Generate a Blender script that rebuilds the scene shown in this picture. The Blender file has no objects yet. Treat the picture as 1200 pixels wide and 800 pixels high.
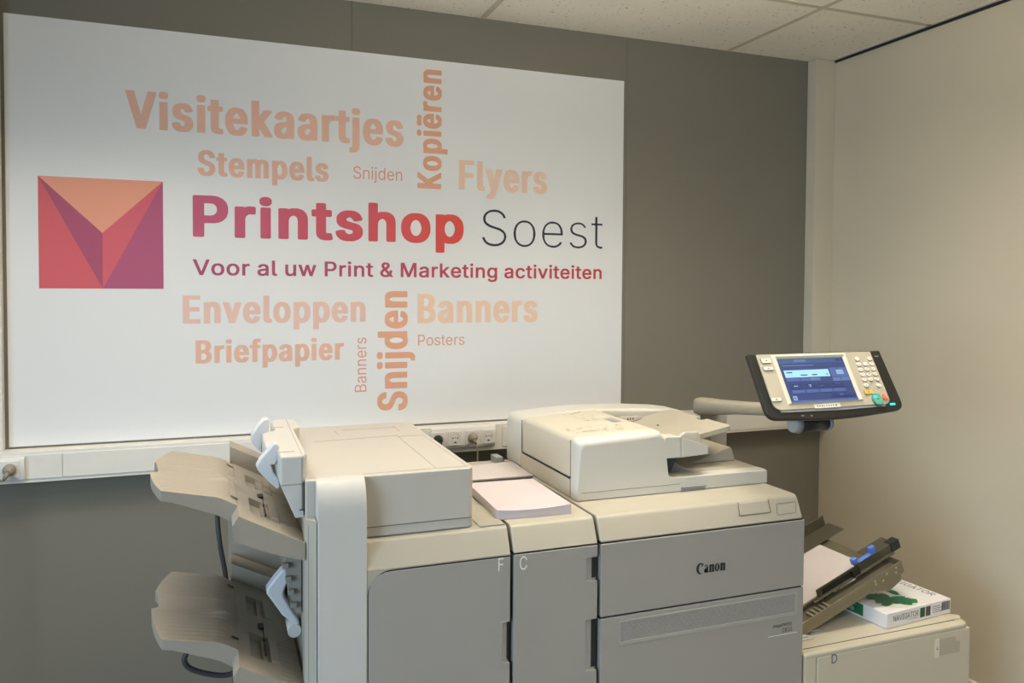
import bpy, bmesh, math, random
from mathutils import Vector, Matrix
random.seed(4)
C = bpy.context.scene.collection
PI = math.pi

# ------------------------------------------------------------------ camera
F, CX, CY = 924.24, 600.0, 364.66            # focal length and principal point, px of a 1200x800 frame
yaw, pitch, roll = [math.radians(a) for a in (-20.690361, -1.767932, -0.344340)]
Wm = Matrix.Rotation(yaw, 3, 'Z') @ Matrix.Rotation(pitch, 3, 'X') @ Matrix.Rotation(roll, 3, 'Y')
EYE = Vector((0, 0, 1.58))
cam = bpy.data.objects.new('camera', bpy.data.cameras.new('camera'))
C.objects.link(cam)
right, fwd, up = Wm.col[0], Wm.col[1], Wm.col[2]
cam.matrix_world = Matrix(((right.x, up.x, -fwd.x, EYE.x), (right.y, up.y, -fwd.y, EYE.y),
                           (right.z, up.z, -fwd.z, EYE.z), (0, 0, 0, 1)))
cam.data.sensor_width = 36
cam.data.lens = F / 1200 * 36
cam.data.shift_y = -(400 - CY) / 1200
cam.data.clip_start = 0.02
bpy.context.scene.camera = cam

# survey helpers: where a sight line meets a known plane of the room
def ray(px, py): return Wm @ Vector(((px - CX) / F, 1, -(py - CY) / F))
def at_y(px, py, y): d = ray(px, py); return EYE + d * (y / d.y)
def at_x(px, py, x): d = ray(px, py); return EYE + d * (x / d.x)
def at_z(px, py, z): d = ray(px, py); return EYE + d * ((z - 1.58) / d.z)
def at_plane(px, py, o, n): d = ray(px, py); return EYE + d * ((o - EYE).dot(n) / d.dot(n))

# ------------------------------------------------------------------ materials
def srgb(r, g, b):
    f = lambda c: c / 12.92 if c <= 0.04045 else ((c + 0.055) / 1.055) ** 2.4
    return (f(r / 255), f(g / 255), f(b / 255), 1)
def mat(name, col, rough=0.5, metal=0.0, noise=0.0, nscale=40, bump=0.0, bscale=300, emit=0, spec=0.5):
    m = bpy.data.materials.new(name); m.use_nodes = True
    nt = m.node_tree; b = nt.nodes['Principled BSDF']
    b.inputs['Base Color'].default_value = col
    b.inputs['Roughness'].default_value = rough
    b.inputs['Metallic'].default_value = metal
    b.inputs['Specular IOR Level'].default_value = spec
    if emit:
        b.inputs['Emission Color'].default_value = col
        b.inputs['Emission Strength'].default_value = emit
    if noise or bump:
        tc = nt.nodes.new('ShaderNodeTexCoord')
    if noise:
        n = nt.nodes.new('ShaderNodeTexNoise'); n.inputs['Scale'].default_value = nscale
        n.inputs['Detail'].default_value = 4
        nt.links.new(tc.outputs['Object'], n.inputs['Vector'])
        mx = nt.nodes.new('ShaderNodeMix'); mx.data_type = 'RGBA'
        nt.links.new(n.outputs['Fac'], mx.inputs['Factor'])
        mx.inputs['A'].default_value = [c * (1 - noise) for c in col[:3]] + [1]
        mx.inputs['B'].default_value = [min(1, c * (1 + noise)) for c in col[:3]] + [1]
        nt.links.new(mx.outputs['Result'], b.inputs['Base Color'])
    if bump:
        n2 = nt.nodes.new('ShaderNodeTexNoise'); n2.inputs['Scale'].default_value = bscale
        nt.links.new(tc.outputs['Object'], n2.inputs['Vector'])
        bp = nt.nodes.new('ShaderNodeBump'); bp.inputs['Strength'].default_value = bump
        bp.inputs['Distance'].default_value = 0.002
        nt.links.new(n2.outputs['Fac'], bp.inputs['Height'])
        nt.links.new(bp.outputs['Normal'], b.inputs['Normal'])
    return m

WALLG = mat('grey_wall', srgb(124, 120, 108), 0.75, noise=0.03, nscale=6, bump=0.12, bscale=500)
WALLC = mat('cream_wall', srgb(205, 195, 172), 0.8, noise=0.02, nscale=5, bump=0.2, bscale=350)
TRIM = mat('cream_trim', srgb(232, 228, 218), 0.45)
FLOOR = mat('floor', srgb(128, 120, 108), 0.6, noise=0.1)
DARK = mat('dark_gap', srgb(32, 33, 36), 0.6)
CREAM = mat('cream_plastic', srgb(172, 166, 150), 0.45, bump=0.05, bscale=900)
WHITE = mat('white_plastic', srgb(196, 194, 187), 0.42, bump=0.05, bscale=900)
GREYD = mat('grey_door', srgb(159, 155, 147), 0.42, noise=0.02, nscale=8, bump=0.05, bscale=900)
GREYL = mat('grey_light_plastic', srgb(150, 150, 150), 0.45)
TRAYM = mat('taupe_tray', srgb(156, 148, 134), 0.5, bump=0.05, bscale=900)
LEVER = mat('pale_lever', srgb(202, 204, 206), 0.35)
MECH = mat('grey_mechanism', srgb(140, 134, 124), 0.5)
GRIP = mat('grip_grey', srgb(172, 172, 170), 0.45)
LIDSEAM = mat('lid_seam_tone', srgb(150, 142, 122), 0.7)
BLACK = mat('black_plastic', srgb(38, 37, 34), 0.35)
BLACKM = mat('black_mark', srgb(28, 27, 32), 0.6)
SEAM = mat('seam', srgb(120, 113, 98), 0.7)
ARM = mat('arm_plastic', srgb(150, 143, 126), 0.45)
PAPER = mat('paper', srgb(194, 186, 183), 0.85)
METAL = mat('tray_metal', srgb(150, 142, 120), 0.36, metal=0.75)
METALD = mat('dark_metal', srgb(105, 100, 84), 0.4, metal=0.6)
BLUE = mat('blue_clip', srgb(85, 120, 200), 0.4)
INK = mat('white_ink', srgb(232, 232, 226), 0.6)
PURPLEINK = mat('purple_ink', srgb(95, 85, 115), 0.6)

# ------------------------------------------------------------------ mesh helpers
def box(bm, x0, x1, y0, y1, z0, z1, mi=0):
    v = [bm.verts.new(p) for p in ((x0, y0, z0), (x1, y0, z0), (x1, y1, z0), (x0, y1, z0),
                                   (x0, y0, z1), (x1, y0, z1), (x1, y1, z1), (x0, y1, z1))]
    for f in ((0, 3, 2, 1), (4, 5, 6, 7), (0, 1, 5, 4), (1, 2, 6, 5), (2, 3, 7, 6), (3, 0, 4, 7)):
        bm.faces.new([v[i] for i in f]).material_index = mi
def prism(bm, poly, axis, a0, a1, mi=0):
    """polygon in the plane across `axis`, extruded from a0 to a1"""
    def P(u, w, a):
        return {'x': (a, u, w), 'y': (u, a, w), 'z': (u, w, a)}[axis]
    A = [bm.verts.new(P(u, w, a0)) for u, w in poly]
    B = [bm.verts.new(P(u, w, a1)) for u, w in poly]
    n = len(poly); fs = [bm.faces.new(A), bm.faces.new(B[::-1])]
    for i in range(n):
        fs.append(bm.faces.new((A[i], B[i], B[(i + 1) % n], A[(i + 1) % n])))
    for f in fs: f.material_index = mi
def slab(bm, pts, n, t, mi=0):
    """planar outline pts (Vectors) thickened by t along n"""
    A = [bm.verts.new(p) for p in pts]; B = [bm.verts.new(p + n * t) for p in pts]
    k = len(pts); fs = [bm.faces.new(A), bm.faces.new(B[::-1])]
    for i in range(k): fs.append(bm.faces.new((A[i], B[i], B[(i + 1) % k], A[(i + 1) % k])))
    for f in fs: f.material_index = mi
def quad(bm, pts, mi=0):
    f = bm.faces.new([bm.verts.new(p) for p in pts]); f.material_index = mi; return f
def tube(bm, pts, r, seg=10, mi=0, close=True):
    pts = [Vector(p) for p in pts]; rings = []
    for i, p in enumerate(pts):
        t = (pts[min(i + 1, len(pts) - 1)] - pts[max(i - 1, 0)]).normalized()
        a = t.orthogonal().normalized() if i == 0 else (pa - t * pa.dot(t)).normalized()
        pa = a; b = t.cross(a)
        rr = r[i] if isinstance(r, (list, tuple)) else r
        rings.append([bm.verts.new(p + (a * math.cos(k * 2 * PI / seg) + b * math.sin(k * 2 * PI / seg)) * rr) for k in range(seg)])
    for i in range(len(rings) - 1):
        for k in range(seg):
            f = bm.faces.new((rings[i][k], rings[i][(k + 1) % seg], rings[i + 1][(k + 1) % seg], rings[i + 1][k]))
            f.material_index = mi; f.smooth = True
    if close:
        bm.faces.new(rings[0][::-1]).material_index = mi; bm.faces.new(rings[-1]).material_index = mi
def spline(pts, n=8):
    pts = [Vector(p) for p in pts]; out = []
    for i in range(len(pts) - 1):
        p0, p1, p2, p3 = pts[max(i - 1, 0)], pts[i], pts[i + 1], pts[min(i + 2, len(pts) - 1)]
        for k in range(n):
            t = k / n
            out.append(0.5 * ((2 * p1) + (p2 - p0) * t + (2 * p0 - 5 * p1 + 4 * p2 - p3) * t * t + (3 * p1 - p0 - 3 * p2 + p3) * t ** 3))
    return out + [pts[-1]]
def root_loc(o):
    v = Vector((0, 0, 0))
    while o is not None: v += o.location; o = o.parent
    return v
def obj(name, bm, mats, parent=None, bevel=0, seg=2, ang=30, smooth=False, norm=True):
    if norm: bmesh.ops.recalc_face_normals(bm, faces=bm.faces)
    if parent is not None:
        bmesh.ops.translate(bm, verts=bm.verts, vec=-root_loc(parent))
    me = bpy.data.meshes.new(name)
    if smooth:
        for f in bm.faces: f.smooth = True
    bm.to_mesh(me); bm.free()
    for m in (mats if isinstance(mats, (list, tuple)) else [mats]): me.materials.append(m)
    o = bpy.data.objects.new(name, me); C.objects.link(o)
    o.parent = parent
    if bevel:
        md = o.modifiers.new('bevel', 'BEVEL'); md.width = bevel; md.segments = seg
        md.limit_method = 'ANGLE'; md.angle_limit = math.radians(ang); md.harden_normals = True
        for p in me.polygons: p.use_smooth = True
    return o
def each(name, bm, mats, parent, **kw):
    """one object per separate piece of bm"""
    left = set(bm.faces); out = []
    while left:
        st = [next(iter(left))]; isl = set(st)
        while st:
            f = st.pop()
            for e in f.edges:
                for g in e.link_faces:
                    if g not in isl: isl.add(g); st.append(g)
        left -= isl
        nb = bmesh.new(); vm = {}
        for f in isl:
            nf = nb.faces.new([vm.setdefault(v, None) or vm.__setitem__(v, nb.verts.new(v.co)) or vm[v] for v in f.verts])
            nf.material_index = f.material_index; nf.smooth = f.smooth
        out.append(obj(name, nb, mats, parent, **kw))
    bm.free(); return out
def thing(name, label, cat, loc, group=None):
    o = bpy.data.objects.new(name, None); C.objects.link(o); o.location = loc
    o.empty_display_size = 0.05
    o['label'] = label; o['category'] = cat
    if group: o['group'] = group
    return o
def tag(o, label, cat, group=None):
    o['label'] = label; o['category'] = cat
    if group: o['group'] = group
    return o
def struct(o): o['kind'] = 'structure'; return o
def NB(): return bmesh.new()

GLYPHS = {
 'R': {' ': (188, []),
  '*': (453, ['202,223 247,223 250,224 247,329 258,323 336,273 338,274 361,313 359,317 269,364 278,372 359,413 361,417 339,456 336,458 251,403 247,402 250,497 250,507 247,509 204,509 201,507 206,402 203,402 116,458 113,457 109,451 90,416 184,366 182,363 91,316 92,309 113,274 117,274 202,328 206,329 201,239']),
  '-': (453, ['115,188 336,188 337,191 337,242 333,244 116,244 114,239']),
  '0': (453, ['215,-6 236,-6 259,-4 294,7 324,25 350,51 370,81 385,114 392,138 402,193 405,237 404,296 399,342 383,397 367,432 347,462 322,484 297,501 261,512 227,516 192,512 157,501 128,482 104,458 85,432 69,396 56,351 50,308 48,254 50,201 55,163 70,109 87,74 105,48 136,20 157,8 167,4 194,-4', '221,50 201,53 182,60 162,75 143,98 124,141 115,176 109,258 115,334 124,368 133,392 147,416 164,436 183,449 204,457 228,460 249,457 272,448 295,429 307,414 318,396 331,362 339,329 342,293 344,239 339,179 331,147 320,117 306,92 288,73 268,59 247,51']),
  '1': (453, ['77,1 387,0 391,2 391,52 389,55 281,55 276,57 276,504 274,509 197,508 87,427 86,363 88,360 204,445 209,447 212,446 212,59 209,55 78,55 76,51']),
  '2': (453, ['65,1 384,0 389,2 389,54 387,57 157,58 153,59 312,229 347,274 363,299 370,314 381,373 379,399 372,423 362,443 347,463 329,481 304,498 276,508 226,516 199,514 168,507 142,495 122,482 101,463 84,438 75,418 68,389 66,367 68,363 126,363 132,397 139,413 150,429 159,438 181,451 202,457 221,460 259,455 283,443 297,432 308,418 315,406 319,391 320,371 311,327 281,281 65,48']),
  '3': (453, ['216,-7 252,-5 279,2 311,13 331,26 354,45 370,66 383,91 390,116 392,136 391,172 383,197 372,219 355,243 333,262 298,280 271,287 223,291 370,458 372,464 372,506 371,509 74,509 70,507 70,456 72,453 283,452 287,451 286,446 158,300 158,251 161,248 213,247 254,241 278,232 306,211 320,188 329,158 327,122 323,108 312,89 295,72 273,60 242,51 217,50 164,59 145,69 123,92 114,109 110,129 107,132 48,132 44,131 48,104 57,79 70,57 86,39 106,24 132,10 157,2 187,-5']),
  '4': (453, ['284,1 342,1 344,104 409,105 412,107 411,162 346,163 343,164 341,317 287,318 283,316 281,163 113,163 109,164 309,506 307,509 249,509 246,507 240,498 42,161 40,156 40,108 44,105 281,105 282,102']),
  '5': (453, ['219,-7 247,-5 266,-1 282,3 303,12 329,30 354,54 369,77 381,102 389,136 391,162 390,188 386,211 380,229 370,251 360,267 331,299 296,320 272,329 251,332 226,334 178,325 135,302 135,313 150,448 152,452 156,452 364,453 366,457 366,506 364,509 101,509 95,506 68,254 127,246 169,269 218,277 238,275 254,271 282,257 301,239 314,220 326,184 328,169 326,141 322,122 313,103 302,86 278,66 261,57 242,51 219,50 172,61 138,89 128,107 121,130 61,129 63,107 72,81 83,60 106,35 137,13 163,2 191,-5']),
  '6': (453, ['225,-7 258,-4 287,4 312,15 333,30 352,51 367,72 380,99 387,128 387,186 380,216 367,244 355,262 337,280 314,296 288,306 263,312 233,314 211,310 197,307 177,297 315,498 320,506 318,509 254,509 250,507 110,299 82,243 65,188 65,138 73,102 85,73 101,49 127,25 141,16 167,3 194,-4', '226,48 207,50 189,55 174,63 159,74 147,88 138,102 130,121 125,148 126,181 130,196 138,214 148,228 163,244 176,253 196,261 217,265 236,265 257,261 279,251 293,241 315,212 322,196 326,178 327,158 326,137 322,119 314,102 298,79 281,64 261,54 246,50']),
  '7': (453, ['99,1 162,0 167,3 390,448 390,508 63,508 62,457 64,453 318,452 322,449 99,4']),
  '8': (453, ['224,-7 261,-5 287,0 317,11 344,28 366,47 389,81 399,112 401,134 395,177 385,199 366,227 337,251 301,266 303,268 322,276 343,289 357,306 372,331 379,353 382,379 379,407 373,429 350,464 327,486 306,498 281,508 257,514 227,516 194,514 172,509 144,497 125,486 106,469 90,451 80,432 73,403 70,379 73,356 80,329 93,308 109,289 128,277 149,268 151,266 117,252 99,240 85,226 64,194 52,152 54,109 62,86 74,62 94,39 114,23 151,5 192,-5', '218,49 191,53 169,59 152,69 138,81 129,91 120,108 115,136 116,154 123,174 138,200 169,223 203,234 249,234 284,222 307,206 317,196 330,172 335,158 337,139 335,121 331,106 323,92 313,79 298,68 286,61 268,54 249,50', '216,290 198,293 182,298 167,307 154,318 145,331 135,353 133,376 134,392 138,407 145,421 154,433 164,442 191,455 207,459 246,459 264,453 287,443 302,428 309,418 316,401 319,387 319,363 315,346 307,331 287,308 261,294 234,290']),
  '9': (453, ['132,1 197,0 201,2 341,208 365,253 382,297 389,339 387,377 381,404 370,429 351,459 332,479 311,493 286,506 253,514 226,516 193,512 172,507 156,500 120,479 102,460 85,437 73,411 66,384 64,354 65,328 70,301 83,269 96,249 117,229 137,214 158,204 192,196 218,195 254,201 275,212 135,8', '226,243 201,247 174,257 148,280 134,304 129,322 125,348 126,369 130,388 138,407 149,424 176,447 196,456 217,460 247,459 264,453 279,446 294,434 306,421 322,389 326,371 327,351 326,331 322,312 303,278 286,262 264,250']),
  'A': (480, ['18,1 82,0 86,2 134,139 139,142 343,142 394,2 398,0 457,0 462,2 275,508 204,509 200,506 18,6', '157,199 157,204 193,309 235,446 239,452 272,347 323,201 319,199']),
  'B': (456, ['61,1 256,0 279,1 309,6 341,17 367,30 386,48 400,68 411,91 417,124 416,161 410,186 392,218 377,235 348,253 332,260 318,261 315,264 318,268 355,286 380,312 388,323 397,356 396,398 390,422 382,439 362,466 348,478 329,491 299,502 273,507 252,509 64,509 60,507', '127,58 125,62 126,231 249,231 284,226 306,218 320,209 335,194 343,182 350,169 354,154 355,134 353,117 344,97 337,88 327,78 311,68 282,60 256,58', '127,285 125,289 126,452 238,452 271,449 293,442 299,438 313,429 326,412 334,391 336,372 335,354 329,339 321,323 309,309 298,302 274,290 242,285']),
  'C': (510, ['264,-7 293,-6 334,3 363,13 383,24 403,39 422,56 447,89 460,113 472,157 469,160 409,159 388,113 357,81 316,60 274,54 234,57 211,63 186,75 156,100 137,124 125,146 113,177 106,211 103,254 106,298 113,332 127,367 142,392 159,412 184,432 208,445 241,454 267,456 312,450 356,428 387,397 409,348 468,348 472,349 460,396 447,419 427,447 402,471 378,488 342,503 317,511 267,516 217,510 196,505 173,496 153,486 132,471 107,447 82,414 59,369 45,316 40,269 41,218 45,192 53,159 59,139 72,112 80,96 99,71 129,40 149,25 173,12 218,-2 242,-6']),
  'D': (502, ['61,1 234,0 271,4 301,10 333,22 370,43 404,75 421,97 443,143 457,197 462,254 457,313 445,366 433,391 415,422 382,457 354,477 329,490 306,498 283,504 253,507 61,508', '127,58 125,62 125,451 129,452 218,452 252,450 287,442 318,429 344,410 365,387 380,359 391,324 397,292 397,218 390,179 378,148 364,124 343,99 317,81 288,68 254,60 227,58']),
  'E': (419, ['61,1 374,1 375,53 373,57 129,58 126,59 125,62 126,228 351,229 354,229 355,233 355,283 353,286 126,287 125,451 129,452 371,453 372,457 371,508 61,508']),
  'F': (410, ['61,1 121,0 125,2 126,221 342,221 346,224 346,274 344,277 126,279 126,451 367,453 369,457 368,508 61,508']),
  'G': (520, ['266,-7 309,-4 348,7 379,20 407,39 430,61 452,92 465,121 475,158 477,188 478,252 477,255 473,256 283,255 282,203 284,199 411,199 415,197 414,177 407,147 395,121 384,104 363,84 346,72 327,63 297,55 269,53 237,56 211,63 182,78 161,95 141,117 124,147 113,177 110,191 105,219 103,254 106,298 114,336 125,363 138,387 159,413 183,432 208,445 239,454 266,456 313,448 359,424 387,393 409,349 469,349 473,351 461,393 448,417 431,442 402,470 383,483 342,503 311,511 264,516 214,510 171,495 148,483 131,471 98,438 69,393 52,346 41,289 40,239 45,193 59,139 69,116 80,96 109,58 143,29 179,10 218,-2 242,-6']),
  'H': (517, ['61,1 121,0 125,2 125,228 126,231 129,232 391,232 393,2 397,0 457,1 456,508 397,509 393,507 392,293 392,290 388,289 126,289 125,507 121,509 61,508']),
  'I': (301, ['32,1 264,0 269,2 268,57 186,58 182,62 183,451 186,452 268,453 269,504 267,509 36,509 31,507 32,453 114,452 118,448 117,59 114,58 32,57']),
  'N': (523, ['61,1 122,0 125,3 125,309 120,419 122,426 199,294 386,2 391,0 462,1 461,508 402,509 399,506 399,152 402,92 401,82 363,151 138,506 133,509 61,508']),
  'O': (533, ['264,-7 293,-6 316,-2 363,13 403,39 426,61 453,97 465,117 473,138 487,189 492,227 492,284 482,343 464,393 436,437 403,470 383,485 359,497 318,510 267,516 217,510 196,505 173,496 153,486 132,471 107,447 82,414 59,369 45,316 40,269 41,218 45,192 53,159 59,139 72,112 80,96 99,71 129,40 149,25 173,12 218,-2 241,-6', '266,53 237,55 209,63 183,77 164,92 150,107 126,143 113,177 105,219 103,254 106,298 113,332 126,365 149,401 162,416 184,433 209,445 229,451 267,456 293,454 329,443 348,433 371,416 391,393 408,366 420,333 429,291 430,246 429,217 420,174 408,144 389,112 372,94 353,79 326,64 297,55']),
  'P': (445, ['61,1 121,0 125,2 126,186 248,186 271,188 302,194 332,207 357,224 375,243 390,264 401,294 407,319 409,358 407,376 403,392 390,429 376,451 356,471 332,487 303,500 272,506 243,509 61,508', '127,243 125,247 126,452 257,451 279,446 296,439 316,425 331,406 340,383 344,362 344,333 340,312 333,294 323,278 312,266 298,257 282,249 257,244']),
  'R': (449, ['61,1 121,0 125,2 126,196 242,199 247,197 252,188 353,1 426,1 420,14 315,208 317,211 333,217 356,232 377,252 390,272 401,296 407,324 409,342 406,386 401,408 389,434 377,453 369,461 356,473 332,489 299,501 273,506 243,509 61,508', '127,255 125,259 126,452 258,451 298,440 324,420 333,406 340,391 344,373 345,343 343,329 335,302 325,287 313,276 294,265 261,256']),
  'S': (447, ['209,-8 259,-7 291,-1 323,11 349,25 371,44 387,66 400,89 406,113 407,127 407,159 397,193 387,207 359,237 311,265 212,293 169,308 133,333 122,346 116,362 115,379 120,403 129,418 142,432 158,443 183,453 206,457 231,459 253,456 278,450 302,437 319,421 328,408 332,402 338,378 401,379 399,401 390,426 378,447 359,469 341,483 316,498 292,507 262,514 229,516 192,514 166,508 152,503 112,483 89,464 74,447 63,427 54,401 53,367 57,339 66,316 73,306 89,287 112,269 146,253 183,239 241,223 293,206 331,180 341,166 346,139 345,126 338,106 317,79 289,62 254,51 223,49 166,59 142,72 124,87 118,96 113,104 105,134 102,137 42,137 39,136 42,111 51,83 65,58 82,39 102,23 131,8 157,-1 189,-7']),
  'T': (449, ['194,1 254,0 257,3 258,451 262,452 416,453 418,457 417,506 416,509 37,509 33,507 33,456 34,453 188,452 192,451']),
  'U': (517, ['238,-7 297,-6 331,2 364,16 392,34 413,54 433,81 443,102 454,138 457,174 458,504 456,509 396,509 393,507 392,168 385,132 375,109 364,94 350,81 328,67 309,59 281,52 233,53 208,59 187,68 161,87 152,97 140,114 133,131 127,152 124,177 124,507 119,509 63,509 60,507 60,169 63,142 72,107 85,79 102,57 128,32 154,15 187,2 221,-6']),
  'V': (480, ['205,1 274,0 279,2 458,496 462,506 461,508 398,509 394,507 284,191 242,56 198,189 85,506 81,509 21,509 17,507']),
  'a': (389, ['150,-8 179,-7 216,2 252,25 270,49 274,52 277,49 279,1 333,0 337,2 337,249 335,279 330,302 317,328 298,351 284,361 234,380 189,384 133,375 114,368 92,356 65,332 50,312 43,294 43,291 47,289 99,275 119,302 149,322 198,331 226,327 238,323 267,297 276,256 273,243 266,236 231,226 176,220 126,211 88,197 74,191 61,181 45,164 37,147 30,112 31,87 38,63 51,42 66,24 92,6 117,-3', '167,45 131,52 102,73 92,106 93,118 102,137 137,160 178,169 239,178 276,188 275,127 269,106 254,80 242,68 212,52 188,46']),
  'd': (424, ['178,-7 216,-7 234,-3 249,3 285,29 306,57 309,59 312,56 314,1 368,0 372,2 372,504 371,509 314,509 311,507 310,319 304,322 287,346 252,373 234,380 213,384 167,382 131,371 112,361 90,343 67,314 55,292 44,264 35,218 35,161 43,117 56,82 69,58 86,37 112,16 137,3 164,-6', '193,48 164,54 146,65 129,82 118,97 109,117 101,142 98,164 96,197 101,237 108,261 118,281 130,298 162,322 186,329 209,330 224,329 247,322 263,312 279,297 291,281 301,261 310,218 312,189 306,137 292,98 280,81 262,64 246,55 226,49']),
  'e': (404, ['199,-7 234,-7 258,-4 283,4 304,15 329,34 344,49 357,71 364,91 307,105 284,73 253,53 213,46 192,48 169,53 152,61 136,73 115,97 102,128 98,152 98,168 367,169 370,169 371,173 370,227 366,252 357,282 349,300 334,324 303,355 278,369 262,375 207,384 173,382 143,373 114,358 90,339 73,319 54,288 44,258 36,226 34,191 36,153 44,116 55,87 74,56 92,35 119,15 146,3 177,-5', '98,221 96,227 105,261 112,274 128,297 143,311 165,323 186,329 202,330 224,329 247,322 262,315 276,302 298,268 308,223 304,221']),
  'g': (425, ['202,-151 229,-150 262,-145 288,-137 312,-125 335,-108 350,-91 363,-66 370,-41 372,-8 372,374 371,379 314,378 312,322 309,319 283,350 254,372 234,380 213,384 186,384 167,382 139,375 112,361 86,338 72,321 58,298 43,263 36,232 34,194 36,152 41,127 55,89 71,65 92,42 118,24 142,13 169,6 219,6 253,17 286,41 306,67 311,66 311,-7 308,-32 299,-56 292,-64 281,-76 262,-87 236,-95 207,-97 166,-92 154,-88 123,-67 101,-42 53,-68 54,-73 82,-110 97,-122 112,-131 129,-138 157,-146', '202,59 182,61 161,67 136,84 118,104 108,126 101,147 98,168 96,201 101,238 108,259 118,282 130,298 145,312 163,322 186,329 209,330 224,329 247,322 262,313 279,298 291,283 301,262 310,227 312,193 311,166 307,142 298,118 280,89 264,75 244,65 221,60']),
  'i': (167, ['54,1 111,0 114,3 114,374 111,379 56,379 53,376', '83,443 96,444 114,455 124,469 126,482 125,494 119,507 104,518 86,524 73,522 53,511 47,503 41,484 43,471 48,462 56,454 69,445']),
  'j': (167, ['-9,-142 27,-141 47,-137 68,-127 81,-119 92,-106 102,-91 108,-71 114,-36 114,374 112,379 56,379 53,377 52,-37 47,-61 36,-76 19,-85 -9,-89', '81,443 96,444 113,454 124,471 126,482 125,494 115,511 104,518 86,524 72,522 54,513 47,503 41,489 43,471 53,456 62,448']),
  'l': (189, ['138,-2 162,-1 181,4 169,53 137,53 127,57 120,63 114,83 114,506 111,509 56,509 52,504 52,87 55,59 62,37 77,18 92,8 111,0']),
  'm': (610, ['54,1 109,0 114,2 114,242 119,274 130,296 147,313 161,321 201,330 217,329 239,321 253,311 262,301 272,278 275,1 331,0 335,2 335,247 343,282 346,292 376,321 392,327 413,330 429,330 444,327 471,315 485,298 493,277 496,253 496,2 501,0 556,1 556,271 550,308 542,327 531,343 511,363 479,380 458,385 442,386 416,385 382,375 340,346 326,329 317,313 302,343 286,362 266,376 242,384 219,386 172,376 132,346 113,316 112,378 54,378']),
  'n': (410, ['54,1 109,0 114,2 114,232 119,267 130,289 148,309 174,323 198,329 234,326 256,318 273,304 285,287 294,259 296,236 296,2 301,0 357,1 358,238 355,272 350,299 340,323 327,341 314,355 303,363 278,376 254,382 219,384 201,382 177,375 152,362 133,344 113,316 112,378 53,378']),
  'o': (415, ['195,-7 217,-7 242,-5 271,3 298,16 322,34 342,57 360,87 371,116 379,148 381,184 379,227 367,271 358,292 345,316 323,341 299,360 269,375 239,382 176,382 146,375 112,356 93,341 76,323 58,294 44,261 36,222 34,186 36,153 43,122 55,88 73,57 94,34 120,14 153,0 173,-5', '201,47 166,54 146,65 129,82 118,97 108,117 101,142 98,164 96,194 101,233 108,258 129,294 144,309 166,322 187,329 212,330 229,328 254,320 272,308 286,294 297,279 307,258 315,232 319,206 319,169 315,143 307,117 297,96 286,82 270,66 249,54 231,49']),
  'r': (259, ['54,1 109,0 114,2 114,241 118,266 126,283 144,305 158,315 173,321 207,326 241,323 242,379 241,384 218,385 194,384 169,376 152,367 139,356 124,340 114,322 113,324 111,378 57,379 53,377']),
  's': (365, ['156,-7 209,-7 236,-2 266,9 297,30 311,46 323,66 330,91 331,107 329,128 321,151 307,170 288,186 258,201 172,223 138,234 122,245 114,254 110,263 109,276 110,287 119,304 133,318 147,326 167,331 209,331 231,323 244,315 254,304 269,278 322,290 322,293 300,338 286,352 271,363 251,373 217,382 157,382 131,376 96,361 79,347 64,331 54,312 49,294 48,268 50,248 58,227 77,204 91,193 117,180 152,169 218,153 242,144 257,132 265,119 267,99 265,87 258,74 243,62 229,54 203,46 163,46 142,52 126,59 110,73 101,88 93,106 37,93 40,76 49,56 64,36 74,25 92,13 112,3']),
  't': (227, ['159,-3 187,-4 211,1 212,6 201,53 176,50 154,52 137,61 129,73 126,89 126,324 129,327 203,328 204,377 201,379 127,379 126,470 67,471 65,467 65,381 62,379 7,378 6,329 9,328 62,327 65,326 65,91 68,64 77,42 92,21 112,8 137,-1']),
  'v': (389, ['164,1 223,0 227,3 369,378 308,379 304,377 225,159 196,63 193,67 161,167 85,376 81,379 19,378 23,363']),
 },
 'B': {' ': (188, []),
  'B': (523, ['38,-12 277,-12 319,-9 348,-3 393,15 406,22 418,33 436,53 452,83 459,108 460,151 453,188 443,209 426,233 401,255 378,266 376,268 395,278 421,306 430,318 440,351 439,402 432,426 422,448 409,467 387,487 368,499 343,510 294,520 41,521 29,520 19,514 18,508 18,-1 22,-8', '169,70 168,74 168,218 241,217 267,209 282,200 294,188 303,174 308,162 312,142 310,117 296,94 288,87 272,77 249,71', '169,298 168,302 168,439 216,440 239,437 256,433 272,422 284,406 291,388 293,371 292,359 287,343 275,323 259,310 238,300 218,298']),
  'E': (486, ['38,-12 394,-12 406,-11 416,-6 417,-1 417,59 414,65 406,68 393,70 172,70 169,71 168,74 169,216 374,216 393,221 398,229 397,288 394,294 386,297 373,299 169,299 168,438 172,440 391,440 403,442 412,445 415,451 415,509 411,517 391,521 42,521 29,520 19,514 18,508 18,-1 22,-8']),
  'F': (477, ['38,-12 144,-12 156,-11 166,-6 168,1 169,208 366,209 377,210 387,216 389,221 389,279 386,285 381,287 366,290 168,291 168,437 171,440 387,440 403,443 409,446 411,452 411,509 407,517 387,521 42,521 29,520 19,514 18,508 18,-1 22,-8']),
  'H': (584, ['38,-12 144,-12 156,-11 166,-6 168,1 168,217 172,220 349,219 350,1 352,-6 362,-11 374,-12 477,-12 488,-11 497,-7 500,1 500,508 497,516 477,521 374,521 362,520 352,514 350,508 350,304 346,301 169,302 168,508 166,514 156,520 143,521 41,521 29,520 20,516 18,508 18,-1 22,-8']),
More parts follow.
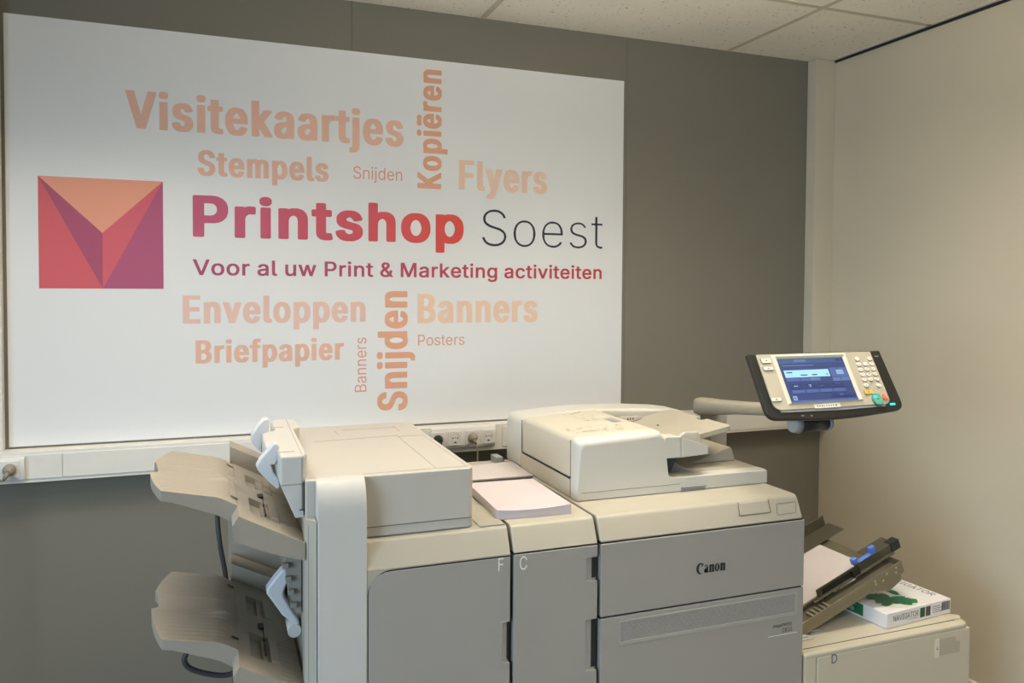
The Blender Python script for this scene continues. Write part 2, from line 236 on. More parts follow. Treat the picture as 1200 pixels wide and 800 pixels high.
  'K': (534, ['38,-12 144,-12 156,-11 166,-6 168,1 168,161 173,169 192,187 195,186 333,-8 352,-12 467,-12 479,-11 489,-7 491,3 485,14 290,288 487,501 490,509 487,516 466,521 344,521 326,517 169,349 168,353 167,509 165,516 156,520 143,521 41,521 29,520 20,516 18,508 18,-1 22,-8']),
  'S': (514, ['186,-21 282,-20 327,-11 363,3 388,17 412,38 428,59 440,81 448,108 450,162 443,187 436,205 398,246 349,273 248,303 208,317 171,343 163,352 159,364 159,386 163,401 171,413 181,424 194,433 207,440 222,444 244,438 263,428 275,418 289,398 295,373 303,368 318,365 421,365 441,370 444,378 441,406 432,431 415,459 398,477 376,495 354,507 319,520 272,527 202,529 161,525 134,520 113,512 73,492 47,470 33,453 21,432 12,404 10,363 14,336 27,306 51,278 73,260 113,242 152,228 209,212 256,197 292,171 298,162 302,146 302,131 293,107 279,89 268,80 249,70 234,65 199,70 188,75 174,85 163,96 156,108 145,143 134,148 123,150 18,150 7,148 -3,143 -5,136 -1,108 8,81 24,52 42,31 63,14 92,-1 126,-12 167,-20']),
  'V': (547, ['181,-12 298,-12 309,-11 320,-6 501,492 505,508 501,517 482,521 376,521 364,520 354,514 247,208 241,195 125,514 114,520 102,521 -3,521 -14,520 -25,514 -26,503 158,6 164,-7']),
  'a': (456, ['128,-21 188,-21 226,-16 246,-11 258,-12 357,-12 374,-9 379,-4 380,252 377,283 372,306 358,334 339,358 323,369 272,390 222,396 168,396 108,387 76,377 53,365 23,337 8,316 -1,294 -1,288 3,283 63,264 78,261 119,261 138,266 161,295 184,311 194,314 202,312 226,288 232,257 231,249 228,245 206,239 94,222 43,203 24,192 10,178 2,167 -7,147 -12,114 -11,83 -3,57 18,24 37,7 54,-3 86,-15', '169,62 143,81 135,108 140,127 144,132 173,150 211,157 233,159 232,131 227,111 221,98 212,86 203,77 180,63']),
  'd': (491, ['155,-19 237,-20 279,-10 293,-12 392,-12 409,-9 414,-4 415,508 411,517 391,521 292,521 273,517 269,509 268,391 234,396 163,396 136,394 97,382 73,370 48,348 29,327 13,297 0,264 -6,233 -9,182 -6,144 -1,119 13,78 28,52 45,31 73,7 109,-10 134,-17', '201,64 183,75 171,88 155,112 144,146 139,193 144,234 150,257 158,273 171,291 181,300 204,314 224,303 237,292 250,274 258,258 267,214 269,177 263,141 248,101 239,87 223,73 208,64']),
  'e': (471, ['176,-19 258,-20 291,-15 323,-4 358,17 378,35 397,62 407,86 407,93 405,98 392,103 329,117 284,117 266,112 242,79 217,63 207,63 191,69 173,83 162,96 149,118 144,132 141,148 141,154 143,156 391,156 408,160 413,164 414,207 409,254 400,286 388,312 369,338 342,364 317,378 294,386 229,396 171,396 142,394 104,382 70,363 51,348 33,327 13,294 2,262 -7,218 -9,182 -6,149 3,108 13,83 29,54 53,27 81,6 114,-8 146,-16', '143,234 144,246 150,263 163,283 182,302 204,314 209,313 223,306 237,293 256,264 263,237 259,234']),
  'f': (321, ['59,-12 162,-12 181,-8 185,-3 185,313 188,315 257,316 267,320 270,328 270,379 267,386 258,390 247,391 187,391 185,394 185,429 189,444 195,453 199,456 247,455 258,457 267,461 285,516 284,526 278,531 243,540 213,542 164,542 107,531 96,527 80,518 63,502 55,493 44,474 39,451 38,392 -14,391 -32,387 -36,382 -36,327 -33,320 -14,315 36,315 39,313 39,-1 43,-8']),
  'i': (234, ['30,-12 133,-12 152,-8 156,-3 156,379 153,386 144,390 133,391 33,391 14,387 10,382 10,-1 14,-8', '60,431 104,430 126,433 142,438 153,446 163,459 169,477 167,497 161,512 143,527 126,533 108,536 49,535 28,528 14,520 5,508 -1,489 0,469 5,458 24,439 42,433']),
  'j': (234, ['-32,-154 37,-155 86,-146 107,-136 122,-125 142,-98 150,-78 156,-41 156,378 154,385 148,388 133,391 33,391 14,387 10,382 10,-32 4,-57 -3,-67 -13,-73 -44,-78 -49,-80 -52,-84 -52,-146 -48,-151', '59,431 104,430 126,433 142,438 153,446 166,466 169,478 167,498 157,516 143,527 126,533 108,536 59,536 42,534 24,527 13,520 5,509 -1,494 -1,472 3,462 11,449 23,439 41,433']),
  'k': (448, ['30,-12 133,-12 153,-7 156,-1 156,109 158,113 256,-8 274,-12 391,-12 409,-8 414,-2 411,10 249,216 389,359 400,373 400,383 396,387 378,391 264,391 249,388 243,385 161,301 157,300 156,509 153,516 143,520 33,521 14,517 10,511 10,-1 14,-8']),
  'l': (256, ['115,-14 161,-15 193,-12 219,-6 224,2 214,53 211,60 199,65 164,67 160,72 156,87 156,511 152,517 133,521 23,520 13,516 10,509 10,83 13,56 22,29 32,15 47,3 79,-11']),
  'm': (677, ['30,-12 133,-12 151,-9 155,-4 158,254 162,271 172,290 184,304 199,311 211,305 223,291 230,276 231,263 231,1 233,-6 243,-11 256,-12 354,-12 374,-7 378,1 378,244 388,286 417,313 433,305 443,292 451,273 454,252 454,1 455,-6 466,-11 477,-12 577,-12 596,-8 600,-1 600,257 597,288 594,306 582,334 570,352 551,371 537,380 511,391 481,397 412,399 384,396 344,385 324,372 306,384 283,392 242,399 197,399 148,389 132,391 33,391 14,387 10,378 10,-1 14,-8']),
  'n': (477, ['30,-12 133,-12 144,-11 155,-6 156,1 158,246 162,263 176,288 188,301 208,312 217,309 233,296 243,282 251,256 254,232 254,1 255,-6 266,-11 278,-12 377,-12 388,-11 397,-7 400,1 400,242 397,276 392,303 382,327 369,347 353,364 334,377 317,385 287,393 268,396 196,396 171,394 151,388 132,391 33,391 22,390 13,386 10,378 10,-1 14,-8']),
  'o': (482, ['172,-19 239,-20 273,-16 309,-6 337,7 361,26 383,50 402,83 413,112 422,156 422,218 413,264 402,293 386,322 362,349 338,368 301,386 261,395 174,396 144,394 107,383 74,366 54,349 35,329 15,298 2,264 -6,226 -9,192 -6,149 3,108 13,83 29,54 55,26 82,5 106,-6 122,-11 142,-16', '206,63 183,75 170,88 158,104 150,121 144,144 139,189 144,231 150,254 159,272 170,288 182,300 201,312 208,314 233,300 245,288 258,268 272,228 276,202 276,174 271,141 265,121 256,102 232,75 214,65']),
  'p': (491, ['30,-154 133,-155 144,-153 154,-149 156,-143 157,-15 188,-20 266,-20 292,-17 327,-6 354,9 379,29 398,54 416,89 423,112 430,143 432,177 431,227 423,266 408,304 395,327 380,344 352,370 317,386 289,394 262,396 191,396 149,388 132,391 33,391 22,390 12,384 10,378 10,-143 14,-151', '217,64 202,73 187,86 177,101 168,118 160,142 156,166 156,212 160,237 167,257 175,276 194,299 208,308 221,314 239,303 253,292 267,272 281,233 285,209 285,169 280,139 273,121 265,103 253,87 241,75 224,65']),
  'r': (326, ['30,-12 133,-12 144,-11 155,-6 156,1 156,237 160,262 168,278 175,288 183,296 199,307 212,311 263,310 282,316 285,322 285,384 281,392 263,396 242,397 187,397 163,395 144,390 33,391 22,390 12,384 10,378 10,-1 14,-8']),
  's': (432, ['134,-19 232,-20 267,-13 297,-3 319,9 336,22 353,40 366,62 372,87 374,102 371,132 361,159 343,181 326,196 301,208 203,234 176,243 162,253 153,268 153,283 159,297 172,309 187,317 204,307 213,297 228,271 238,266 293,265 347,277 363,283 366,288 366,294 341,345 323,362 309,372 289,382 263,391 228,396 144,396 107,390 78,380 54,367 40,356 24,338 12,316 5,287 5,264 8,246 17,221 38,196 52,184 78,172 121,158 194,140 213,129 222,116 225,103 218,83 204,70 184,61 177,62 158,73 144,91 136,112 124,117 67,119 7,106 -1,103 -5,99 -6,88 -1,68 5,54 23,29 36,16 53,4 73,-6 104,-15']),
  't': (294, ['136,-16 209,-16 243,-10 251,-7 255,-2 255,9 242,61 223,66 179,67 172,76 169,92 169,313 172,315 224,315 243,320 246,327 246,381 243,386 233,390 169,392 169,472 164,479 146,484 36,482 26,479 23,473 22,393 19,391 -14,391 -34,386 -36,379 -36,326 -33,320 -23,316 19,315 22,313 23,87 25,61 35,37 52,14 74,-2 107,-12']),
  'v': (456, ['140,-12 246,-12 257,-11 267,-6 413,374 413,382 410,387 391,391 287,391 266,386 262,381 194,198 128,378 123,386 103,391 -1,391 -13,390 -23,384 -25,377 -23,369 119,-1 124,-8']),
  'y': (456, ['60,-157 114,-157 171,-147 179,-144 218,-113 246,-63 253,-44 413,374 413,382 410,387 391,391 287,391 266,386 262,381 194,198 128,378 123,386 103,391 -1,391 -13,390 -23,384 -25,377 -23,369 119,-1 103,-46 89,-66 76,-74 31,-75 22,-79 18,-84 5,-133 7,-144 11,-148 23,-152']),
  'ë': (471, ['176,-19 258,-20 291,-15 323,-4 358,17 378,35 397,62 407,86 407,93 405,98 392,103 329,117 284,117 266,112 242,79 217,63 207,63 191,69 173,83 162,96 149,118 144,132 141,148 141,154 143,156 391,156 408,160 413,164 414,207 409,254 400,286 388,312 369,338 342,364 317,378 294,386 229,396 171,396 142,394 104,382 70,363 51,348 33,327 13,294 2,262 -7,218 -9,182 -6,149 3,108 13,83 29,54 53,27 81,6 114,-8 146,-16', '143,234 144,246 150,263 163,283 182,302 204,314 209,313 223,306 237,293 256,264 263,237 259,234', '109,431 153,430 173,433 191,439 203,449 224,436 243,431 297,430 318,433 335,439 352,457 357,467 359,477 357,498 348,515 336,526 317,533 307,535 236,534 218,527 204,517 182,531 164,535 102,535 91,533 68,523 63,519 57,511 49,489 50,469 61,450 73,439 91,433']),
 },
 'P': {' ': (188, []),
  'H': (571, ['48,-23 136,-24 151,-19 158,-12 159,204 159,208 163,209 358,208 359,-7 360,-13 370,-21 384,-24 468,-24 481,-20 489,-14 491,-7 491,516 490,521 486,526 467,532 383,532 369,529 360,522 359,516 359,316 354,312 160,313 159,516 157,522 147,529 133,532 49,532 37,529 29,523 26,516 26,-8 33,-18']),
  'P': (499, ['48,-23 136,-24 149,-20 157,-13 159,-8 160,162 282,164 328,174 361,189 384,205 407,229 422,251 433,279 441,308 442,368 441,388 425,439 415,456 407,466 384,489 359,506 322,522 284,530 256,532 51,532 37,529 28,522 26,516 26,-8 33,-18', '161,266 159,271 159,428 243,427 267,421 282,411 299,391 306,372 310,351 305,319 290,291 271,276 252,269 231,266']),
  'h': (464, ['40,-23 124,-24 139,-19 147,-12 149,238 157,264 168,282 187,297 204,304 213,304 229,298 242,288 252,274 260,248 262,224 262,-7 264,-13 272,-20 286,-24 367,-24 384,-18 391,-9 391,251 385,304 375,332 360,354 342,374 321,388 289,401 258,407 206,407 183,405 148,394 147,518 141,527 124,532 42,532 26,527 19,518 19,-8 25,-18']),
  'i': (221, ['40,-23 124,-24 141,-18 147,-9 147,387 142,396 131,401 42,402 26,397 19,388 19,-8 25,-18', '70,419 96,419 113,421 124,425 142,437 157,457 160,471 160,494 157,509 152,520 141,531 129,538 99,547 68,547 51,543 34,536 24,529 13,516 8,497 8,471 9,461 15,448 37,428 54,422']),
  'n': (464, ['40,-23 124,-24 139,-19 147,-12 149,238 157,264 168,282 187,297 204,304 213,304 229,298 242,288 252,274 260,248 262,224 262,-7 264,-13 274,-21 288,-24 368,-24 382,-20 389,-13 391,-7 391,249 389,283 383,311 372,337 347,369 331,382 301,397 258,407 189,406 146,392 136,399 123,402 43,402 29,399 21,392 19,386 19,-8 25,-18']),
  'o': (469, ['182,-31 229,-31 254,-29 293,-18 326,-3 351,16 377,47 395,78 405,104 412,137 415,173 412,238 401,282 392,303 377,329 352,359 327,378 292,396 252,406 163,406 123,396 86,376 65,359 44,337 25,308 10,272 3,233 0,198 3,142 12,101 22,76 40,43 67,15 93,-5 126,-20 161,-29', '204,72 186,77 173,84 161,96 150,111 142,128 135,153 131,176 131,198 142,247 161,280 172,291 188,301 201,305 213,305 227,301 243,291 265,266 273,247 281,222 285,196 285,181 280,148 273,128 264,109 242,84 226,75']),
  'p': (478, ['40,-166 124,-166 138,-162 146,-156 147,-151 148,-18 172,-26 199,-31 272,-30 311,-18 339,-3 362,14 387,43 402,69 415,104 422,146 424,209 422,234 417,261 405,302 388,331 370,353 339,380 304,397 271,406 252,407 199,407 167,401 146,393 134,400 123,402 43,402 29,399 20,392 19,386 19,-151 25,-161', '212,73 191,83 181,91 168,108 160,123 152,149 148,173 148,204 152,229 158,249 173,277 183,289 198,299 214,305 224,305 238,301 256,289 275,267 290,226 294,202 294,177 290,152 282,128 264,97 252,85 237,76 227,73']),
  'r': (313, ['40,-23 124,-24 139,-19 147,-12 148,229 152,254 159,271 166,281 189,297 209,301 227,299 253,299 266,302 274,308 276,314 276,392 274,397 268,403 252,407 197,409 174,406 143,396 122,402 43,402 28,398 20,391 19,-8 25,-18']),
  's': (419, ['144,-31 222,-31 254,-25 282,-15 312,2 334,21 345,33 356,52 362,72 365,96 365,118 362,141 352,167 331,192 314,206 284,221 166,253 154,261 144,274 148,286 159,299 171,305 183,308 196,307 212,299 222,289 238,262 246,257 257,254 282,254 296,256 339,267 355,276 357,282 357,302 331,353 313,371 298,382 273,395 251,402 218,407 154,407 119,401 94,392 67,378 42,356 26,334 15,307 14,257 17,237 25,213 49,186 63,174 94,159 133,147 211,127 224,119 231,108 231,98 222,85 203,74 187,70 166,73 147,83 135,99 127,120 122,125 112,129 71,129 19,117 11,113 4,107 3,82 8,61 19,38 31,22 46,8 64,-6 89,-18 117,-26']),
  't': (281, ['146,-27 207,-26 236,-19 243,-14 246,-8 246,17 234,68 226,74 213,77 169,76 163,84 160,99 160,302 163,304 214,304 227,307 235,313 237,319 237,388 232,396 221,401 161,404 160,481 153,490 136,495 54,495 38,490 32,482 31,404 -11,401 -21,397 -27,391 -27,318 -22,310 -12,305 28,304 31,302 31,79 34,53 43,29 63,4 86,-12 118,-23']),
 },
 'S': {' ': (188, []),
  '&': (472, ['185,-17 221,-16 257,-11 301,6 326,19 331,16 349,-6 356,-10 444,-10 450,-8 452,-3 452,6 448,12 387,87 406,123 418,163 422,206 422,226 421,231 414,234 342,234 337,232 334,227 334,208 330,187 325,168 322,166 243,262 244,266 268,284 304,318 327,352 331,361 339,397 339,414 337,428 332,447 321,468 310,483 293,498 277,508 256,517 233,522 168,522 141,516 121,507 99,492 88,481 77,464 67,444 61,422 61,377 72,338 113,277 75,246 35,199 25,179 19,141 20,109 28,79 40,54 57,33 92,7 124,-8 154,-15', '184,58 156,66 134,81 122,96 113,122 113,141 124,167 149,194 168,209 268,91 238,68 202,58', '184,333 161,368 154,402 159,423 178,442 206,449 223,443 239,429 246,406 240,382 226,363 191,334']),
  'H': (541, ['50,-9 132,-10 137,-8 140,-4 140,218 141,221 144,222 376,222 378,-4 381,-8 386,-10 464,-10 471,-7 472,-1 472,509 470,517 464,519 386,519 381,517 378,514 378,303 377,300 373,299 141,299 139,514 137,517 132,519 53,519 47,516 45,509 45,-1 47,-7']),
  'M': (652, ['50,-9 129,-10 134,-8 137,-4 138,328 141,326 163,266 272,-6 279,-10 348,-10 355,-8 358,-2 487,329 489,323 489,-4 492,-8 497,-10 574,-10 580,-8 582,-1 582,509 581,516 574,519 471,519 462,514 339,198 317,132 314,129 288,202 166,516 158,519 53,519 48,517 45,509 45,-1 47,-7']),
  'P': (469, ['50,-9 132,-10 139,-6 141,176 258,176 281,178 312,184 344,198 369,215 389,236 403,257 415,286 422,314 424,362 422,382 406,433 396,449 389,459 368,480 344,496 313,510 282,516 253,519 53,519 47,516 45,509 45,-1 47,-7', '142,253 140,257 141,441 247,441 269,436 286,429 302,417 318,396 325,378 329,357 329,337 325,317 317,298 307,283 298,274 284,265 268,258 254,255 233,253']),
  'V': (504, ['194,-9 286,-10 293,-6 473,491 478,509 477,514 473,518 388,519 380,514 241,112 213,194 98,514 89,519 9,519 2,514 1,503 7,488 185,4 190,-7']),
  'a': (413, ['140,-18 176,-19 216,-12 231,-6 261,13 262,11 263,-4 269,-10 344,-10 349,-8 352,-4 352,254 350,284 345,307 331,336 311,360 296,370 251,388 209,394 181,394 123,385 104,378 79,364 51,339 37,319 27,297 27,287 33,280 91,264 108,264 115,268 132,293 158,311 202,320 227,313 252,291 253,287 260,256 258,249 254,245 221,236 166,230 116,221 72,205 50,192 38,180 29,168 22,152 15,116 16,82 23,58 37,34 53,15 63,7 81,-3 107,-13', '169,57 141,62 116,81 108,111 111,121 116,131 147,150 188,159 260,169 261,143 258,124 253,109 240,87 229,77 208,64 186,58']),
  'c': (420, ['185,-17 223,-17 269,-11 317,12 356,50 377,97 377,107 372,112 313,127 296,127 290,123 277,96 257,74 232,62 203,58 176,64 157,75 138,95 123,122 116,147 111,184 113,206 119,239 124,256 142,286 156,300 173,311 198,319 236,313 256,303 264,296 276,282 288,257 294,253 316,253 371,267 375,271 376,284 353,330 317,365 268,387 221,394 166,392 136,385 109,372 80,349 57,323 41,296 28,259 21,227 19,193 21,148 29,111 45,72 59,49 73,34 106,7 134,-7 163,-15']),
  'e': (428, ['189,-17 244,-17 268,-14 293,-6 317,7 342,26 362,48 372,66 380,84 379,96 377,100 371,102 317,115 297,115 292,112 271,81 243,63 212,58 194,59 179,63 163,70 140,89 129,104 122,119 116,134 114,158 378,159 383,161 386,167 385,232 381,257 372,287 364,305 348,331 316,364 289,378 272,385 217,394 163,392 137,385 102,367 78,349 59,327 40,294 29,263 20,219 19,181 21,148 28,117 40,83 59,49 79,26 108,5 136,-7 167,-15', '116,232 114,233 115,239 123,263 142,290 155,302 168,310 179,315 198,319 214,319 234,313 249,306 260,297 275,278 283,263 291,233 287,231']),
  'g': (449, ['192,-161 219,-161 251,-159 301,-146 326,-133 347,-117 363,-98 378,-71 385,-46 388,-12 387,381 386,386 382,388 303,388 298,383 297,362 296,359 264,382 232,392 158,392 129,385 99,370 73,346 58,328 44,306 28,268 21,237 19,199 20,158 26,122 42,82 57,58 78,34 106,15 128,4 158,-4 178,-5 216,-5 247,0 264,7 293,28 296,27 296,-2 294,-26 284,-49 269,-66 247,-78 214,-86 197,-86 168,-80 137,-59 115,-34 108,-31 89,-32 38,-62 36,-73 40,-81 68,-117 84,-131 106,-143 136,-153 154,-157', '198,70 176,75 161,83 144,97 132,112 123,131 117,151 111,196 116,233 123,254 132,274 144,291 158,303 173,312 196,319 213,319 233,313 249,305 265,292 277,276 286,257 292,236 296,213 296,172 292,147 286,128 277,112 265,96 252,84 234,75 211,70']),
  'i': (191, ['43,-9 121,-10 126,-8 129,-3 129,381 127,386 122,389 46,389 40,387 38,382 38,-1 39,-7', '72,433 93,433 113,437 128,448 139,464 141,489 138,503 133,514 115,528 96,534 64,532 42,521 32,509 26,491 26,477 28,467 33,456 51,439 63,434']),
  'k': (405, ['43,-9 121,-10 127,-7 129,-1 129,133 152,154 282,-8 287,-10 378,-10 383,-8 386,-3 386,4 383,11 222,216 361,358 373,372 373,384 366,389 277,389 272,387 133,246 129,245 129,511 127,516 122,519 46,519 40,517 38,512 38,-1 39,-7']),
  'l': (213, ['128,-12 172,-11 192,-7 195,-3 196,2 189,43 183,61 178,64 148,63 139,66 134,71 129,88 129,512 126,517 121,519 44,519 39,516 38,509 38,82 40,54 48,29 64,9 79,-1 101,-10']),
  'n': (434, ['43,-9 121,-10 128,-6 129,227 133,257 142,278 161,300 184,313 206,318 226,316 242,310 258,297 271,281 278,256 281,231 282,-6 289,-10 364,-10 371,-7 372,-1 372,243 370,277 365,304 353,331 341,348 327,363 316,372 288,386 264,392 208,394 192,392 167,385 139,371 129,362 128,364 127,383 122,388 46,389 39,386 38,379 38,-1 39,-7']),
  'o': (439, ['185,-17 227,-17 252,-15 281,-7 316,11 339,29 356,49 370,72 385,107 394,143 396,179 394,232 386,266 371,302 358,323 337,348 312,368 279,385 249,392 166,392 136,385 100,366 80,349 63,331 44,302 29,266 21,227 19,181 21,148 28,117 40,83 59,49 81,26 107,6 134,-7 163,-15', '202,58 176,64 158,74 143,89 132,104 123,122 117,146 111,189 116,228 123,253 143,287 157,301 176,312 197,319 217,319 239,312 258,301 272,287 283,272 292,253 300,227 304,201 304,174 300,148 292,122 283,103 274,91 258,75 241,65 221,59']),
  'r': (283, ['43,-9 121,-10 128,-6 129,236 133,261 140,277 148,287 171,306 183,311 206,315 248,312 256,315 257,321 257,386 253,393 228,395 184,394 161,387 139,376 129,368 128,369 127,383 121,389 46,389 38,384 38,-1 39,-7']),
  't': (251, ['149,-13 197,-14 222,-8 227,-2 227,11 216,61 209,64 168,61 157,64 146,74 141,93 141,316 144,317 211,318 216,319 219,326 219,382 216,387 212,389 142,390 141,473 138,480 133,481 57,481 52,478 50,473 50,391 47,389 -1,389 -7,386 -9,381 -9,324 -6,319 -2,318 47,317 50,316 50,86 53,59 62,36 79,13 99,-1 127,-11']),
  'u': (434, ['165,-14 197,-15 222,-12 242,-6 262,4 281,18 282,16 283,-4 288,-10 364,-10 372,-6 372,379 372,384 368,388 289,389 282,384 281,154 280,136 270,106 255,84 233,69 207,61 186,63 164,71 151,83 139,99 132,121 129,147 128,384 124,388 119,389 46,389 38,384 38,133 39,104 45,76 54,54 65,36 88,12 101,3 126,-8']),
  'v': (413, ['153,-9 233,-10 240,-6 386,373 386,382 383,387 378,389 298,389 290,384 194,118 98,384 89,389 11,389 4,386 3,373 8,358 147,-2']),
  'w': (591, ['128,-9 206,-10 213,-6 284,239 354,-7 362,-10 436,-10 442,-7 446,1 558,368 560,379 558,386 552,389 474,389 467,386 398,143 395,147 377,219 330,386 323,389 244,389 239,387 237,383 225,343 171,141 165,154 101,386 94,389 17,389 12,387 9,381 10,366 120,3 124,-7']),
 },
 'L': {' ': (188, []),
  'H': (517, ['75,13 108,13 111,14 111,237 114,242 122,245 396,245 402,243 406,237 406,14 411,12 443,14 443,496 409,496 406,494 406,284 403,279 396,276 122,276 116,278 111,284 111,494 107,496 74,495']),
  'S': (447, ['216,4 252,5 288,13 316,23 340,37 358,53 373,73 384,93 392,121 394,134 394,152 382,188 348,227 303,252 204,280 161,296 123,321 108,338 103,354 101,386 109,416 121,433 138,448 161,461 182,467 212,471 238,471 261,469 286,462 312,448 333,429 346,409 351,391 384,391 377,417 365,439 349,457 337,467 309,485 284,495 242,502 211,502 173,496 148,487 122,472 103,457 88,439 75,417 68,392 66,377 70,347 82,319 98,299 122,281 153,265 191,252 248,236 302,218 341,191 355,173 360,146 359,119 352,98 343,85 327,68 301,51 276,42 254,38 216,36 159,46 149,50 132,61 110,79 99,96 90,124 56,124 55,118 64,92 77,69 89,54 112,34 138,21 163,12 197,5']),
  'e': (404, ['206,6 227,5 252,9 276,17 294,27 324,49 338,69 343,78 343,82 314,88 294,61 259,40 223,34 199,34 162,40 142,49 126,61 113,74 98,96 88,122 83,162 84,177 92,181 354,181 357,183 357,196 352,243 343,274 332,299 314,324 292,344 269,357 254,362 199,371 179,370 151,361 133,352 107,334 88,313 69,283 58,251 50,218 49,178 50,161 59,119 73,87 87,64 96,54 124,29 147,18 184,8', '89,209 83,216 83,234 92,268 104,292 116,307 137,325 158,336 178,341 232,341 256,335 273,325 291,308 312,277 322,231 322,214 314,209']),
  'o': (415, ['202,6 234,8 263,15 289,28 311,44 328,64 347,96 357,123 366,168 366,208 357,253 345,284 327,313 308,334 287,350 262,362 232,370 212,371 183,370 153,362 131,351 103,329 84,308 69,282 57,248 49,197 50,161 58,123 69,94 88,63 104,45 131,25 161,13 181,8', '193,34 158,42 136,54 115,74 104,89 94,109 84,157 84,218 95,268 114,301 133,320 157,334 179,341 236,341 258,334 281,321 300,302 312,284 322,262 331,224 331,151 322,113 312,89 301,76 281,55 258,42 239,37 218,34']),
  's': (365, ['164,6 201,5 227,10 251,18 271,29 287,41 298,54 309,73 316,98 315,121 307,144 294,162 277,176 251,188 164,210 130,222 110,236 101,247 97,255 95,286 98,301 104,311 123,330 139,338 159,344 203,345 218,343 236,337 254,326 268,311 278,295 300,299 286,331 261,352 243,361 224,367 199,371 173,371 146,366 124,358 104,348 89,336 78,323 68,304 61,277 64,256 72,234 84,218 101,204 124,193 147,185 226,166 249,157 271,140 278,127 281,114 281,92 278,79 272,67 253,51 241,43 211,34 171,33 156,34 134,39 116,48 108,54 97,66 83,89 56,84 55,79 63,63 85,36 102,24 119,15']),
  't': (227, ['166,9 179,9 194,12 189,38 156,38 133,45 123,53 117,62 113,79 113,332 115,337 121,340 188,340 190,343 190,364 187,366 122,366 116,369 113,374 112,457 109,459 81,459 79,456 78,372 71,366 22,366 20,363 20,342 23,340 71,340 79,333 79,98 82,72 91,49 105,31 122,19 146,11']),
 },
}

_txt = {}
def glyphs(s, cut):
    """letter shapes as (points, faces) in one of the cuts: R regular, B bold narrow, P headline, S slogan, L light"""
    key = (s, cut)
    if key not in _txt:
        cu = bpy.data.curves.new('t', 'CURVE'); cu.dimensions = '2D'; cu.fill_mode = 'BOTH'
        x = 0
        for ch in s:
            adv, outl = GLYPHS[cut][ch]
            for o in outl:
                P = [tuple(map(int, p.split(','))) for p in o.split()]
                sp = cu.splines.new('POLY'); sp.points.add(len(P) - 1); sp.use_cyclic_u = True
                for k, (px, py) in enumerate(P): sp.points[k].co = (x + px / 1000, py / 1000, 0, 1)
            x += adv / 1000
        o = bpy.data.objects.new('t', cu); C.objects.link(o)
        dg = bpy.context.evaluated_depsgraph_get()
        me = bpy.data.meshes.new_from_object(o.evaluated_get(dg))
        vs = [v.co.copy() for v in me.vertices]; fs = [list(p.vertices) for p in me.polygons]
        bpy.data.objects.remove(o); bpy.data.curves.remove(cu); bpy.data.meshes.remove(me)
        _txt[key] = (vs, fs)
    return _txt[key]
def letters(bm, s, O, U, V, cut='R', mi=0):
    """text whose ink spans vector U along the baseline from O, capital height = vector V"""
    vs, fs = glyphs(s, cut)
    cap = glyphs('H', cut)[0]; h = max(v.y for v in cap) - min(v.y for v in cap)
    y0 = min(v.y for v in cap)
    x0 = min(v.x for v in vs); w = max(v.x for v in vs) - x0
    n = U.cross(V)
    B = [bm.verts.new(O + U * ((v.x - x0) / w) + V * ((v.y - y0) / h)) for v in vs]
    for f in fs:
        try:
            g = bm.faces.new([B[i] for i in f]); g.material_index = mi
            g.normal_update()
            if g.normal.dot(n) < 0: g.normal_flip()
        except ValueError: pass

# ------------------------------------------------------------------ the room
WY, RX, CZ = 3.0, 2.715, 2.643
bm = NB()
xs = [-1.9, -0.678, 0.486, 1.650, RX + 0.1]
for a, b in zip(xs, xs[1:]): box(bm, a + 0.0007, b - 0.0007, WY, WY + 0.06, 0, CZ)
box(bm, xs[0], xs[-1], WY + 0.006, WY + 0.08, 0, CZ)
struct(obj('wall_back', bm, WALLG))
bm = NB(); box(bm, RX, RX + 0.1, -0.6, WY + 0.1, 0, CZ - 0.003)
struct(obj('wall_right', bm, WALLC))
bm = NB(); box(bm, -2.6, RX + 0.1, -2.2, WY + 0.1, -0.1, 0)
struct(obj('floor', bm, FLOOR))
# suspended ceiling: 1.2 x 0.6 boards with a fine pitted face, in a flush T-bar grid
def ceiling_mat():
    m = mat('ceiling_board', srgb(247, 241, 228), 0.9)
    nt = m.node_tree; b = nt.nodes['Principled BSDF']
    tc = nt.nodes.new('ShaderNodeTexCoord')
    vo = nt.nodes.new('ShaderNodeTexNoise'); vo.inputs['Scale'].default_value = 75; vo.inputs['Detail'].default_value = 3
    nt.links.new(tc.outputs['Object'], vo.inputs['Vector'])
    cr = nt.nodes.new('ShaderNodeValToRGB'); cr.color_ramp.elements[0].position = 0.27; cr.color_ramp.elements[1].position = 0.36
    cr.color_ramp.elements[0].color = srgb(176, 166, 142); cr.color_ramp.elements[1].color = srgb(247, 241, 228)
    nt.links.new(vo.outputs['Fac'], cr.inputs['Fac'])
    nt.links.new(cr.outputs['Color'], b.inputs['Base Color'])
    bp = nt.nodes.new('ShaderNodeBump'); bp.inputs['Strength'].default_value = 0.5; bp.inputs['Distance'].default_value = 0.002
    nt.links.new(vo.outputs['Fac'], bp.inputs['Height']); nt.links.new(bp.outputs['Normal'], b.inputs['Normal'])
    return m
bm = NB(); box(bm, -2.6, RX + 0.1, -2.2, WY + 0.1, CZ, CZ + 0.05)
struct(obj('ceiling', bm, ceiling_mat()))
gx = [-1.33, -0.165, 1.0, 2.16]; gy = [WY - 0.59 - 0.595 * k for k in range(8)]
bm = NB()
for x in gx: box(bm, x - 0.012, x + 0.012, -2.2, WY, CZ - 0.0015, CZ + 0.01)
for y in gy:
    e = [-2.6] + gx + [RX]
    for a, b in zip(e, e[1:]): box(bm, a + 0.0121, b - 0.0121, y - 0.012, y + 0.012, CZ - 0.0015, CZ + 0.01)
struct(obj('trim_1', bm, mat('grid_bar', srgb(206, 198, 180), 0.5)))
bm = NB()      # wall-angle along the right wall
